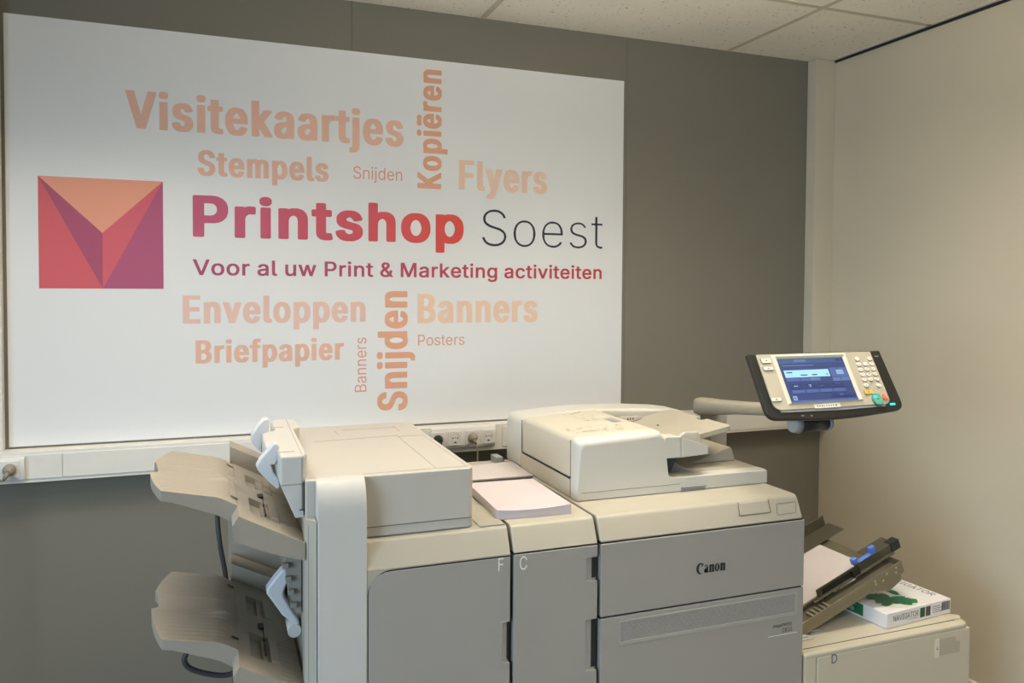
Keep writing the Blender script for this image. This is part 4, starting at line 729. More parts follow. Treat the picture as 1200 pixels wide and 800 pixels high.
# dark baffles between neighbouring modules
# ------------------------------------------------------------------ printer
PL, PR = 0.9115, 1.548
pt = thing('printer', 'large cream and grey production printer with document feeder and raised control panel', 'printer', (1.23, 2.1, 0))
bm = NB(); box(bm, PL, PR - 0.003, FY + 0.030, BY, 0.04, 0.931); box(bm, PL + 0.03, PR - 0.03, FY + 0.06, BY - 0.03, 0, 0.04)
obj('body', bm, CREAM, pt)
bm = NB(); prism(bm, lip_profile(0.9345), 'x', PL, PR - 0.002)
top = obj('table_top', bm, CREAM, pt, bevel=0.005, seg=3)
zs2 = (at_y(705.9, 723.4, FY).z + at_y(946, 687, FY).z) / 2
bm = NB(); box(bm, PL + 0.001, PR + 0.004, FY, FY + 0.028, zs2 + 0.002, 0.931)
up_ = obj('upper_door', bm, GREYD, pt, bevel=0.003)
bm = NB(); box(bm, PL + 0.001, PR + 0.004, FY, FY + 0.028, 0.06, zs2 - 0.002)
lo_ = obj('lower_door', bm, GREYD, pt, bevel=0.003)
bm = NB(); box(bm, PL, PR - 0.002, FY + 0.003, FY + 0.031, 0.9305, 0.935); box(bm, PL, PR - 0.002, FY + 0.004, FY + 0.031, zs2 - 0.003, zs2 + 0.003)
each('door_gap', bm, DARK, pt)
# maker's name in heavy roman letters
def stroke_glyph(bm, parts, O, U, V):
    for poly in parts:
        f = bm.faces.new([bm.verts.new(O + U * a + V * b) for a, b in poly]); f.normal_update()
        if f.normal.y > 0: f.normal_flip()
def arc(cx, cy, rx, ry, a0, a1, n=14):
    return [(cx + rx * math.cos(math.radians(a0 + (a1 - a0) * k / n)), cy + ry * math.sin(math.radians(a0 + (a1 - a0) * k / n))) for k in range(n + 1)]
bm = NB(); EF = FY - 0.0006
nl = at_y(816, 672, EF); nr = at_y(850.5, 668, EF)
O = Vector((nl.x, EF, (nl.z + nr.z) / 2)); Wd = nr.x - nl.x; xh = 0.0212
def gl(parts, x, w): stroke_glyph(bm, parts, O + V((x * Wd, 0, 0)), V((w * Wd, 0, 0)), V((0, 0, xh)))
# C: crescent, thick on the left, with an inward beak
gl([arc(.55, .62, .55, .72, 48, 290) + arc(.68, .60, .36, .60, 290, 75)], 0, .25)
gl([[(.82, 1.28), (1.0, 1.12), (.62, .78), (.70, 1.1)]], 0, .25)
def a_parts(): return [[(.50, 0), (.88, 0), (.88, .75), (.50, .75)], arc(.50, .72, .36, .30, 0, 170) + arc(.48, .72, .20, .18, 170, 0), arc(.42, .27, .36, .29, 0, 360), [(.86, 0), (1.0, .1), (.95, .16), (.84, .12)]]
def n_parts(): return [[(.09, 0), (.46, 0), (.46, .95), (.34, 1.02), (.0, .90), (.09, .84)], [(.58, 0), (.95, 0), (.95, .78), (.82, 1.0), (.62, 1.0), (.44, .84), (.44, .70), (.58, .76)], [(.04, 0), (.5, 0), (.5, .07), (.04, .07)], [(.54, 0), (1.0, 0), (1.0, .07), (.54, .07)]]
def o_parts(): return [arc(.5, .5, .5, .52, 90, 270) + arc(.5, .5, .12, .44, 270, 90), arc(.5, .5, .5, .52, -90, 90) + arc(.5, .5, .12, .44, 90, -90)]
gl(a_parts(), .245, .17); gl(n_parts(), .42, .19); gl(o_parts(), .62, .165); gl(n_parts(), .80, .19)
obj('maker_lettering', bm, BLACKM, up_, norm=False)
# vent: shallow frame with a perforated sheet
def vent_mat():
    m = mat('perforated_sheet', srgb(160, 157, 150), 0.5); nt = m.node_tree
    tc = nt.nodes.new('ShaderNodeTexCoord'); sp = nt.nodes.new('ShaderNodeSeparateXYZ'); nt.links.new(tc.outputs['Object'], sp.inputs[0])
    def M(op, a, b=None):
        n = nt.nodes.new('ShaderNodeMath'); n.operation = op
        for i, s in enumerate((a, b)):
            if s is None: continue
            if isinstance(s, (int, float)): n.inputs[i].default_value = s
            else: nt.links.new(s, n.inputs[i])
        return n.outputs[0]
    k = 2 * PI / 0.0105
    a = M('ADD', sp.outputs['X'], sp.outputs['Z']); b = M('SUBTRACT', sp.outputs['X'], sp.outputs['Z'])
    v = M('MULTIPLY', M('SINE', M('MULTIPLY', a, k)), M('SINE', M('MULTIPLY', b, k)))
    g = M('GREATER_THAN', M('ABSOLUTE', v), 0.50)
    mx = nt.nodes.new('ShaderNodeMix'); mx.data_type = 'RGBA'; nt.links.new(g, mx.inputs['Factor'])
    mx.inputs['A'].default_value = srgb(182, 179, 172); mx.inputs['B'].default_value = srgb(36, 36, 42)
    nt.links.new(mx.outputs['Result'], nt.nodes['Principled BSDF'].inputs['Base Color'])
    return m
va = [at_y(*p, FY) for p in ((725.5, 727), (934, 694), (934, 721), (725.5, 755))]
vx0, vx1 = va[0].x, va[1].x; vz1 = (va[0].z + va[1].z) / 2; vz0 = (va[2].z + va[3].z) / 2
bm = NB(); t = 0.0045
for bx in ((vx0, vx1, vz1 - t, vz1), (vx0, vx1, vz0, vz0 + t * 2.2), (vx0, vx0 + t, vz0 + t * 2.2, vz1 - t), (vx1 - t * 2, vx1, vz0 + t * 2.2, vz1 - t)):
    box(bm, bx[0], bx[1], FY - 0.0016, FY + 0.001, bx[2], bx[3])
vf = obj('vent_frame', bm, mat('vent_surround', srgb(166, 163, 155), 0.45), lo_, bevel=0.0007)
bm = NB(); box(bm, vx0 + t, vx1 - t * 2, FY - 0.0006, FY + 0.001, vz0 + t * 2.2, vz1 - t)
obj('vent_grille', bm, vent_mat(), lo_)
bm = NB()
a = at_y(906, 735.5, EF); b = at_y(928, 732, EF); letters(bm, 'imagePRESS', V((a.x, EF, (a.z + b.z) / 2)), V((b.x - a.x, 0, 0)), V((0, 0, 0.0085)), 'R')
a = at_y(916.5, 740.5, EF); b = at_y(928, 739, EF); letters(bm, 'C810', V((a.x, EF, (a.z + b.z) / 2)), V((b.x - a.x, 0, 0)), V((0, 0, 0.0115)), 'R')
obj('model_lettering', bm, BLACKM, lo_, norm=False)
bm = NB(); a = at_y(900, 746.5, EF); b = at_y(934, 741.5, EF); box(bm, a.x, b.x, FY - 0.0008, FY + 0.001, a.z - 0.0006, a.z + 0.0006)
obj('badge_edge', bm, INK, lo_)
# flap and blank label on the sloping lip
lip_n = V((0, -(0.984 - 0.9345), 0.0225)).normalized(); lip_o = V((1.2, FY, 0.9345))
def lip(px, py, off=0.0008): return at_plane(px, py, lip_o + lip_n * off, lip_n)
bm = NB()
q = [lip(*p) for p in ((865.3, 590), (899.5, 586), (902.5, 600), (867.3, 603.8))]
slab(bm, [p - lip_n * 0.003 for p in q], lip_n, 0.0042)
fl = obj('flap', bm, CREAM, pt, bevel=0.001)
bm = NB()
q = [lip(*p, 0.0006) for p in ((866.9, 603.2), (903, 599.2), (903, 600.6), (867, 604.8))]; slab(bm, q, lip_n, 0.0004)
q = [lip(*p, 0.0006) for p in ((864.3, 588.5), (865.3, 588.5), (867.3, 604), (866.3, 604))]; slab(bm, q, lip_n, 0.0004)
q = [lip(*p, 0.0006) for p in ((899.6, 585), (900.5, 585), (903.6, 600), (902.7, 600))]; slab(bm, q, lip_n, 0.0004)
each('flap_gap', bm, SEAM, fl)
bm = NB()
for A, B in (((910, 590.2), (932, 587.3)), ((911, 603.2), (933, 600.3)), ((910, 590.2), (911, 603.2)), ((932, 587.3), (933, 600.3))):
    a, b = lip(*A, 0.0006), lip(*B, 0.0006); d = (b - a).normalized(); w = lip_n.cross(d) * 0.0006
    slab(bm, [a - w, b - w, b + w, a + w], lip_n, 0.0003)
obj('label_outline', bm, SEAM, pt)

# ------- document feeder on top
AY = 1.925; AX = 0.920
df = thing('tmp', 'x', 'x', (0, 0, 0)); bpy.data.objects.remove(df)
def top_arc(x): return 1.1645 + 0.0125 * max(0, min(1, (x - 0.93) / 0.24))     # lid rises a little to the right
prof = [(AX, TZ + 0.002), (AX, 1.148), (AX + 0.005, 1.159), (AX + 0.016, 1.1655)]
prof += [(x, top_arc(x)) for x in (0.96, 1.0, 1.04, 1.08, 1.12, 1.15)]
prof += [(1.172, 1.1772), (1.184, 1.172), (1.1925, 1.154), (1.199, 1.10), (1.2055, 1.052), (1.214, 1.043), (1.222, 1.040), (1.222, TZ + 0.002)]
# front cover: tall at the left, rolling over softly towards the front, low beside the output tray
fprof = prof[:-1] + [(1.5475, 1.0375), (1.5475, TZ + 0.002)]
bm = NB(); rings = []
for k in range(8):
    t = k / 7 * PI / 2; dz = 0.020 * (1 - math.sin(t)); y = AY + 0.024 * (1 - math.cos(t)); dx = 0.012 * (1 - math.sin(t))
    rings.append([bm.verts.new((x + (dx if x < 0.93 and z > 1.0 else dx * 0.8 if x < 0.95 and z > 1.1 else 0), y, z - (dz if z > 1.12 else dz * 0.15 if z > 1.03 else 0))) for x, z in fprof])
rings.append([bm.verts.new((x, AY + 0.045, z)) for x, z in fprof])
for A, B in zip(rings, rings[1:]):
    for i in range(len(A)): bm.faces.new((A[i], A[(i + 1) % len(A)], B[(i + 1) % len(A)], B[i]))
bm.faces.new(rings[0]); bm.faces.new(rings[-1][::-1])
feeder = obj('document_feeder', bm, FEED, pt, bevel=0.0015, seg=2, ang=50)
wn = feeder.modifiers.new('weighted', 'WEIGHTED_NORMAL'); wn.weight = 100; wn.mode = 'FACE_AREA'; wn.thresh = 0.3
bm = NB()   # lid behind the front cover
lidp = [(AX + 0.001, 1.052)] + prof[1:10] + [(1.172, 1.1772), (1.180, 1.172), (1.180, 1.052)]
lidp[1] = (AX + 0.001, 1.150)
prism(bm, lidp, 'y', AY + 0.0465, 2.335)
obj('feeder_lid', bm, LIDM, feeder, bevel=0.004, seg=2, ang=40)
bm = NB()   # lower base and rounded rear cover
prism(bm, [(AX, TZ + 0.002), (AX, 1.049), (1.20, 1.049), (1.20, TZ + 0.002)], 'y', AY + 0.0455, 2.345)
obj('feeder_base', bm, LIDM, feeder)
bm = NB()
rear = [(AX - 0.001, TZ + 0.002), (AX - 0.001, 1.138), (AX + 0.010, 1.155), (0.945, 1.162), (1.0, 1.1665), (1.09, 1.1725), (1.17, 1.1745), (1.25, 1.173), (1.34, 1.1695), (1.46, 1.161), (1.535, 1.150), (1.545, 1.05), (1.545, TZ + 0.002)]
prism(bm, rear, 'y', 2.346, 2.482)
obj('rear_cover', bm, FEED, feeder, bevel=0.010, seg=3, ang=40)
bm = NB(); box(bm, AX - 0.0006, AX + 0.002, 1.975, 2.338, 1.0488, 1.0525); box(bm, AX - 0.0006, AX + 0.001, 2.3385, 2.3405, 1.052, 1.155); box(bm, AX - 0.0006, AX + 0.001, AY + 0.0452, AY + 0.0465, 1.0, 1.158); box(bm, AX - 0.0006, AX + 0.001, 1.968, 1.979, 1.0525, 1.0555)
each('side_gap', bm, BLACKM, feeder)
bm = NB(); box(bm, AX + 0.012, 1.244, AY - 0.0006, AY + 0.001, 1.0195, 1.0207)
obj('front_seam', bm, SEAM, feeder)
# printed diagrams on the lid
bm = NB()
def lidpt(px, py): p = at_z(px, py, 1.177); return V((p.x, p.y, top_arc(p.x) + 0.0012))
LI = mat('grey_print', srgb(150, 145, 132), 0.7)
rnd = random.Random(3)
for (x0, x1, y0, y1, n) in ((1.04, 1.115, 2.16, 2.32, 26), (0.955, 1.12, 2.0, 2.085, 34)):
    for k in range(n):
        x = rnd.uniform(x0, x1); y = rnd.uniform(y0, y1); w = rnd.uniform(.004, .016); h = rnd.uniform(.001, .005)
        x2 = min(x + w, x1 + 0.008)
        quad(bm, [V((x, y, top_arc(x) + .0009)), V((x2, y, top_arc(x2) + .0009)), V((x2, y + h, top_arc(x2) + .0009)), V((x, y + h, top_arc(x) + .0009))])
quad(bm, [V((x, y, top_arc(x) + .0009)) for x, y in ((.948, 2.055), (.958, 2.055), (.958, 2.063), (.948, 2.063))])
for f in bm.faces:
    f.normal_update()
    if f.normal.z < 0: f.normal_flip()
obj('printed_diagram', bm, LI, feeder, norm=False)
bm = NB(); quad(bm, [V((x, y, top_arc(x) + .0011)) for x, y in ((1.122, 2.10), (1.150, 2.10), (1.150, 2.17), (1.122, 2.17))])
obj('grey_tag', bm, GREYL, feeder, norm=False)
# throat: front block, tray arm
bm = NB()
prism(bm, [(1.1905, 1.096), (1.194, 1.152), (1.199, 1.1565), (1.2455, 1.1545), (1.2465, 1.095)], 'y', AY + 0.001, AY + 0.055)
prism(bm, [(1.2475, 1.095), (1.2475, 1.154), (1.338, 1.123), (1.339, 1.099)], 'y', AY + 0.001, AY + 0.045)
each('tray_arm', bm, FEED, feeder, bevel=0.0015)
bm = NB(); prism(bm, [(1.18, 1.044), (1.18, 1.100), (1.262, 1.100), (1.262, 1.080), (1.240, 1.043)], 'y', AY + 0.047, 2.34)
obj('throat', bm, mat('throat_grey', srgb(66, 70, 78), 0.5), feeder)
# sloping document tray
bm = NB()
tx0, tz0, tx1, tz1 = 1.182, 1.104, 1.468, 1.164
tyf, tyb = 2.005, 2.335
outl = rounded([(tx0, tyf, 0), (1.30, tyf, 0), (1.345, tyf - 0.012, 0.02), (tx1, tyf - 0.012, 0.012), (tx1, 2.12, 0), (tx1 - 0.018, 2.125, 0), (tx1 - 0.018, 2.155, 0), (tx1, 2.16, 0), (tx1, tyb, 0.03), (tx0, tyb, 0)], 0, 4)
zt = lambda x: tz0 + (tz1 - tz0) * (x - tx0) / (tx1 - tx0) + 0.004 * math.sin(PI * max(0, min(1, (x - tx0) / (tx1 - tx0))))
A = [bm.verts.new((x, y, zt(x))) for x, y in outl]; B = [bm.verts.new((x, y, zt(x) - 0.015)) for x, y in outl]
# centre strip vertices keep the bend: fan both faces
n = len(outl)
for L_, dz in ((A, 0), (B, -0.015)):
    c1 = bm.verts.new((1.33, 2.17, zt(1.33) + dz))
    for i in range(n): bm.faces.new((L_[i], L_[(i + 1) % n], c1))
for i in range(n): bm.faces.new((A[i], A[(i + 1) % n], B[(i + 1) % n], B[i]))
trayo = obj('document_tray', bm, CREAM, feeder, bevel=0.002, ang=50)
bm = NB(); prism(bm, [(1.262, 1.100), (1.262, 1.135), (1.293, 1.156), (1.337, 1.154), (1.352, 1.124), (1.352, 1.100)], 'y', 1.975, 1.990)
obj('side_guide', bm, WHITE, trayo, bevel=0.001)
bm = NB(); prism(bm, [(1.25, zt(1.25)), (1.265, 1.150), (1.335, 1.148), (1.345, zt(1.345))], 'y', 2.315, 2.33)
for k in range(3): prism(bm, [(1.286 + .010 * k, 1.139), (1.294 + .010 * k, 1.139), (1.290 + .010 * k, 1.146)], 'y', 2.3144, 2.316, 1)
obj('side_guide', bm, [WHITE, BLACKM], trayo, bevel=0)
bm = NB(); tube(bm, [(1.33, 2.19, zt(1.33) - 0.002), (1.33, 2.19, zt(1.33) + 0.0022)], 0.0035, 10)
obj('sensor', bm, BLACKM, trayo)
# output tray with the ramp
bm = NB()
prism(bm, [(1.215, TZ + 0.002), (1.215, 1.041), (1.5455, 1.0368), (1.5455, TZ + 0.002)], 'y', AY + 0.0455, 2.344)
outt = obj('output_tray', bm, CREAM, feeder)
bm = NB()
prism(bm, [(1.33, 1.0385), (1.40, 1.047), (1.497, 1.080), (1.511, 1.083), (1.521, 1.077), (1.533, 1.038)], 'y', 2.06, 2.34)
obj('ramp', bm, CREAM, outt, bevel=0.006, seg=3)
bm = NB()
for y in (1.985, 2.03, 2.08, 2.14): prism(bm, [(1.240, 1.040), (1.256, 1.074), (1.280, 1.058), (1.315, 1.040)], 'y', y, y + 0.007)
each('rib', bm, GREYL, outt)
bm = NB(); a = at_y(798, 568.5, AY); b = at_y(826.5, 574, AY)
box(bm, a.x, b.x, AY - 0.001, AY + 0.002, b.z, b.z + 0.0125); box(bm, a.x, b.x, AY - 0.006, AY, b.z + 0.0125, b.z + 0.0165)
obj('lift_grip', bm, GREYL, feeder, bevel=0.0008)

# ------- control panel on its swing arm
pn_top = V((1.270, 1.662, 1.4125)); vdir = V((0, -0.088, -0.152)).normalized(); udir = V((1, 0, 0))
pn = udir.cross(vdir)          # faces the operator
if pn.y > 0: pn = -pn
def PP(u, v, off=0): return pn_top + udir * u + vdir * v + pn * off
def panel_uv(px, py, off=0):
    p = at_plane(px, py, pn_top + pn * off, pn) - pn_top
    return p.dot(udir), p.dot(vdir)
u0, v0 = panel_uv(875.5, 415); u1, _ = panel_uv(1031, 411.5)
bm = NB()
ub0, vb = panel_uv(904, 488); ub1, vb1 = panel_uv(1053, 484)
vB = 0.176
outl = [(u0, 0), (u1, 0)] + rounded([(u1, 0, 0), (u1 + 0.004, vB - 0.004, 0.028), ((u0 + u1) / 2, vB + 0.012, 0.1), (u0 - 0.001, vB + 0.001, 0.030), (u0, 0, 0)], 0, 6)[1:-1]
slab(bm, [PP(u, v) for u, v in outl], -pn, 0.013)
slab(bm, [PP(u, v, -0.0125) for u, v in ((u0 + .05, .03), (u1 - .05, .03), (u1 - .05, vB - .02), (u0 + .05, vB - .02))], -pn, 0.020)
panel = obj('control_panel', bm, BLACK, pt, bevel=0.003, seg=3)
def uv_poly(pxs, off=0): return [panel_uv(*p, off) for p in pxs]
fp = uv_poly([(885.5, 416), (1021, 413), (1042, 476), (905.5, 479.5)])
fu0, fu1 = (fp[0][0] + fp[3][0]) / 2, (fp[1][0] + fp[2][0]) / 2; fv0, fv1 = 0.004, (fp[2][1] + fp[3][1]) / 2
bm = NB(); slab(bm, [PP(u, v) for u, v in rounded([(fu0, fv0, 0.003), (fu1, fv0, 0.003), (fu1 + 0.001, fv1, 0.022), (fu0, fv1, 0.026)], 0, 6)], pn, 0.0045)
face = obj('fascia', bm, mat('fascia_cream', srgb(184, 177, 158), 0.42), panel, bevel=0.002)
bm = NB(); slab(bm, [PP(u, v) for u, v in rounded([(fu0 + .015, fv1 - .004, 0), (fu1 - .015, fv1 - .004, 0), (fu1 - .02, fv1 + .005, 0), ((fu0 + fu1) / 2, fv1 + 0.0075, 0), (fu0 + .02, fv1 + .005, 0)], 0)], pn, 0.002)
obj('lower_rim', bm, GREYL, panel)
s_ = uv_poly([(912, 421), (988.5, 418), (1004, 469.5), (925, 471.5)], 0.004)
su0 = (s_[0][0] + s_[3][0]) / 2; su1 = (s_[1][0] + s_[2][0]) / 2; sv0 = (s_[0][1] + s_[1][1]) / 2; sv1 = (s_[2][1] + s_[3][1]) / 2
bm = NB()   # raised surround of the display
f0 = 0.0045
def ring(o, i, offo, offi):
    for k in range(4):
        a, b = o[k], o[(k + 1) % 4]; c, d = i[(k + 1) % 4], i[k]
        quad(bm, [PP(*a, offo), PP(*b, offo), PP(*c, offi), PP(*d, offi)])
O4 = [(su0 - .013, sv0 - .012), (su1 + .016, sv0 - .012), (su1 + .016, sv1 + .003), (su0 - .013, sv1 + .003)]
M4 = [(su0 - .004, sv0 - .006), (su1 + .010, sv0 - .006), (su1 + .010, sv1 + .001), (su0 - .004, sv1 + .001)]
I4 = [(su0, sv0), (su1, sv0), (su1, sv1), (su0, sv1)]
ring(O4, M4, f0, f0 + 0.004); ring(M4, I4, f0 + 0.004, f0 + 0.0004)
obj('display_surround', bm, mat('surround_white', srgb(212, 206, 188), 0.4), panel)
SC = [mat('screen_' + n, srgb(*c), 0.5, emit=e * 0.55) for n, c, e in (('navy', (44, 58, 108), .55), ('band', (78, 102, 146), .55), ('cyan', (140, 188, 218), .6),
      ('tile', (66, 86, 142), .55), ('grey', (120, 148, 182), .55), ('ink', (40, 52, 100), .4), ('top', (52, 78, 118), .5))]
bm = NB(); SW, SH = su1 - su0, sv1 - sv0; lay = [0]
def sr(a, b, c, d, mi):
    lay[0] += 0.00003; e = f0 + 0.0006 + lay[0]
    quad(bm, [PP(su0 + SW * a, sv0 + SH * b, e), PP(su0 + SW * c, sv0 + SH * b, e), PP(su0 + SW * c, sv0 + SH * d, e), PP(su0 + SW * a, sv0 + SH * d, e)], mi)
sr(0, 0, 1, 1, 0); sr(0, 0, 1, .11, 6); sr(.24, .03, .42, .085, 1); sr(.88, .03, .99, .09, 5)
sr(.05, .155, .52, .175, 1)
sr(.04, .27, .71, .435, 2); sr(.07, .31, .16, .335, 5); sr(.07, .385, .15, .395, 4); sr(.27, .375, .37, .40, 5); sr(.44, .375, .52, .40, 5); sr(.66, .37, .68, .40, 5)
sr(.04, .45, .24, .52, 3); sr(.25, .45, .38, .52, 3); sr(.39, .45, .54, .52, 1)
sr(.73, .24, .99, .46, 3); sr(.82, .29, .93, .40, 4); sr(.82, .27, .87, .29, 5); sr(.73, .47, .85, .55, 1); sr(.86, .47, .99, .55, 1)
for k in range(4):
    sr(.06 + .205 * k, .575, .25 + .205 * k, .70, 5); sr(.06 + .205 * k, .715, .25 + .205 * k, .79, 3)
sr(.11, .62, .17, .645, 4); sr(.33, .61, .375, .625, 4); sr(.345, .625, .36, .67, 4); sr(.50, .64, .55, .65, 1); sr(.74, .60, .80, .61, 1)
sr(.04, .85, .10, .945, 4); sr(.055, .88, .085, .92, 1); sr(.62, .83, .98, .90, 5); sr(.74, .855, .80, .875, 1); sr(0, .955, 1, 1, 3)
for f in bm.faces:
    f.normal_update()
    if f.normal.dot(pn) < 0: f.normal_flip()
obj('screen', bm, SC, panel, norm=False)
KEY = mat('key_cream', srgb(235, 230, 214), 0.4); KEYR = mat('key_rim', srgb(96, 92, 92), 0.5)
def key_rect(px, py, w, h, m=KEY, hh=0.003, ink=True):
    u, v = panel_uv(px, py, f0); bm = NB()
    slab(bm, [PP(u + a * w / 2 * 1.12, v + b * h / 2 * 1.18, f0) for a, b in ((-1, -1), (1, -1), (1, 1), (-1, 1))], pn, 0.0005, 1)
    slab(bm, [PP(u + a * w / 2, v + b * h / 2, f0) for a, b in ((-1, -1), (1, -1), (1, 1), (-1, 1))], pn, hh)
    if ink: slab(bm, [PP(u + a * w / 12, v + b * h / 7, f0 + hh) for a, b in ((-1, -1), (1, -1), (1, 1), (-1, 1))], pn, 0.0003, 1)
    return obj('key', bm, [m, KEYR], panel)
def key_round(px, py, r, m=KEY, hh=0.003, squash=0.85):
    u, v = panel_uv(px, py, f0); bm = NB(); n = 16
    circ = lambda k: [(u + k * r * math.cos(t * 2 * PI / n), v + k * r * squash * math.sin(t * 2 * PI / n)) for t in range(n)]
    slab(bm, [PP(a + .0006, b + .001, f0) for a, b in circ(1.12)], pn, 0.0006, 1)
    slab(bm, [PP(*p, f0) for p in circ(1)], pn, hh)
    return u, v, bm
key_rect(897.3, 423, .028, .0125); key_rect(899.8, 432, .028, .009); key_rect(909.3, 468.3, .029, .009)
SYM = '123456789*0*'
pos = []
for r, (xa, y, dx) in enumerate(((1006.2, 427, 7.4), (1008, 433, 7.4), (1010.3, 439, 7.4), (1012.3, 444.7, 7.4))):
    for c in range(3): pos.append((xa + dx * c, y + (-.3) * c, SYM[r * 3 + c]))
pos += [(1003.6, 420.7, '-'), (1018.4, 420.3, 'o'), (1014.5, 451.5, 'I'), (1029.3, 451.5, 'C')]
for px, py, s in pos:
    u, v, bm = key_round(px, py, .0068)
    letters(bm, s, PP(u - .0018, v + .0026, f0 + .0034), udir * .0036, -vdir * .005, 'R', 1)
    obj('key', bm, [KEY, KEYR], panel)
o = key_rect(1017, 459.5, .0235, .0105, mat('key_amber', srgb(238, 190, 70), 0.4)); o['label'] = 'amber key'
u, v, bm = key_round(1027.6, 468, .0158, hh=0.005, squash=1.0)
quad(bm, [PP(u + a * .004, v + b * .004, f0 + .0053) for a, b in ((-.6, -1), (1, 0), (-.6, 1))], 1)
o = obj('start_key', bm, [mat('key_teal', srgb(96, 170, 150), 0.4), mat('teal_dark', srgb(52, 110, 100), 0.5)], panel); o['label'] = 'round teal key'
u, v = panel_uv(1024.3, 465.6, f0); bm = NB(); slab(bm, [PP(u + a * .005, v + b * .0022, f0 + .005) for a, b in ((-1, -1), (1, -1), (1, 1), (-1, 1))], pn, 0.0006)
obj('start_lamp', bm, mat('cyan_lamp', srgb(40, 235, 235), 0.4, emit=1.2), panel)
u, v = panel_uv(1035.5, 465.3, f0); bm = NB(); slab(bm, [PP(u + a * .011, v + b * .0085, f0) for a, b in ((-1, -.2), (-.2, -1), (.3, -.9), (1, .8), (.3, .95), (-.3, .9))], pn, 0.0035)
o = obj('stop_key', bm, mat('key_red', srgb(226, 116, 86), 0.4), panel, bevel=0.0008); o['label'] = 'small red-orange key'
u, v = panel_uv(1046, 473.3, .001); bm = NB(); slab(bm, [PP(u + a * .008, v + b * .0024, 0) for a, b in ((-1, -1), (1, -1), (1, 1), (-1, 1))], pn, 0.002)
obj('power_lamp', bm, bpy.data.materials['cyan_lamp'], panel)
bm = NB(); a = panel_uv(953.5, 473.7, f0); b = panel_uv(985.5, 476.6, f0)
slab(bm, [PP(x, y, f0) for x, y in ((a[0], a[1]), (b[0], a[1]), (b[0], b[1]), (a[0], b[1]))], pn, 0.0004)
for k in range(9):
    x = a[0] + (b[0] - a[0]) * (.1 + .088 * k); w = (b[0] - a[0]) * rnd.uniform(.03, .07)
    quad(bm, [PP(x, a[1] + .003, f0 + .0006), PP(x + w, a[1] + .003, f0 + .0006), PP(x + w, b[1] - .003, f0 + .0006), PP(x, b[1] - .003, f0 + .0006)], 1)
obj('sticker', bm, [INK, GREYL], panel)
bm = NB()
for px, py, w in ((1027, 417.4, .007), (940.5, 487, .004), (951, 487, .003)):
    u, v = panel_uv(px, py); quad(bm, [PP(u + a * w, v + b * .0014, .0006) for a, b in ((-1, -1), (1, -1), (1, 1), (-1, 1))])
for f in bm.faces:
    f.normal_update()
    if f.normal.dot(pn) < 0: f.normal_flip()
each('mark', bm, GREYL, panel, norm=False)
bm = NB(); 
tube(bm, [PP(0.185, 0.002, -0.022), PP(0.20, 0.0, -0.022), PP(0.28, 0.0, -0.022), PP(0.31, 0.002, -0.022)], [0.003, 0.008, 0.008, 0.003], 10)
obj('top_grip', bm, ARM, panel)
# arm and post
bm = NB()
hx0, hx1 = at_y(926, 500, 1.640).x, at_y(968, 500, 1.640).x
tube(bm, [(hx0 + .018, 1.632, 1.231), (hx1 - .012, 1.632, 1.231)], 0.021, 18)
hinge = obj('hinge', bm, BLACK, pt)
bm = NB()
tube(bm, [(hx0, 1.632, 1.232), (hx0 + .018, 1.632, 1.231)], [0.021, 0.024], 18); tube(bm, [(hx1 - .012, 1.632, 1.231), (hx1, 1.632, 1.232)], [0.024, 0.021], 18)
each('hinge_cap', bm, GREYL, hinge)
def loft(bm, stations, n=16):
    rings = []
    for c, w, h, side in stations:
        rings.append([bm.verts.new(V(c) + V(side) * w * math.copysign(abs(math.cos(a)) ** .6, math.cos(a)) + V((0, 0, 1)) * h * math.copysign(abs(math.sin(a)) ** .6, math.sin(a))) for a in [k * 2 * PI / n for k in range(n)]])
    for a, b in zip(rings, rings[1:]):
        for k in range(n): bm.faces.new((a[k], a[(k + 1) % n], b[(k + 1) % n], b[k]))
    bm.faces.new(rings[0][::-1]); bm.faces.new(rings[-1])
bm = NB()
S = V((1, 0.12, 0)).normalized()
loft(bm, [((1.578, 2.330, 1.172), .022, .020, S), ((1.578, 2.322, 1.172), .032, .029, S), ((1.575, 2.29, 1.173), .036, .031, S), ((1.565, 2.20, 1.184), .036, .026, S), ((1.545, 2.05, 1.205), .035, .020, S),
          ((1.51, 1.88, 1.228), .034, .018, S), ((1.48, 1.74, 1.240), .034, .018, S), ((1.468, 1.665, 1.238), .030, .018, S)])
obj('swing_arm', bm, ARM, pt, smooth=True)
bm = NB()
box(bm, 1.575, 1.640, 2.25, 2.32, 0.80, 1.150)
obj('post', bm, mat('post_grey', srgb(165, 160, 150), 0.5), pt, bevel=0.006, seg=3)

# ------- side feed tray (folding metal tray on the right flank)
MY0, MY1 = 1.92, 2.24        # front and rear rails
fa = V((1.700, 0, 0.608)); fb = V((2.041, 0, 0.736))
td = (fb - fa).normalized(); tn = V((-td.z, 0, td.x))
TS = 1.570                    # where it meets the printer
def T(s, y, h=0): p = fa + td * s + tn * h; return V((p.x, y, p.z))
s0 = -(1.700 - TS) / td.x
def bar(bm, s_a, s_b, ya, yb, h0, h1, mi=0):
    vs = [T(s, y, h) for h in (h0, h1) for s, y in ((s_a, ya), (s_b, ya), (s_b, yb), (s_a, yb))]
    B = [bm.verts.new(p) for p in vs]
    for f in ((0, 3, 2, 1), (4, 5, 6, 7), (0, 1, 5, 4), (1, 2, 6, 5), (2, 3, 7, 6), (3, 0, 4, 7)): bm.faces.new([B[i] for i in f]).material_index = mi
bm = NB()
bar(bm, s0, 0.30, MY0 + .004, MY1 + .06, -0.006, 0.002)          # plate
bar(bm, s0, 0.335, MY0 - .062, MY0 - .059, -0.034, 0.004)         # outer front rail
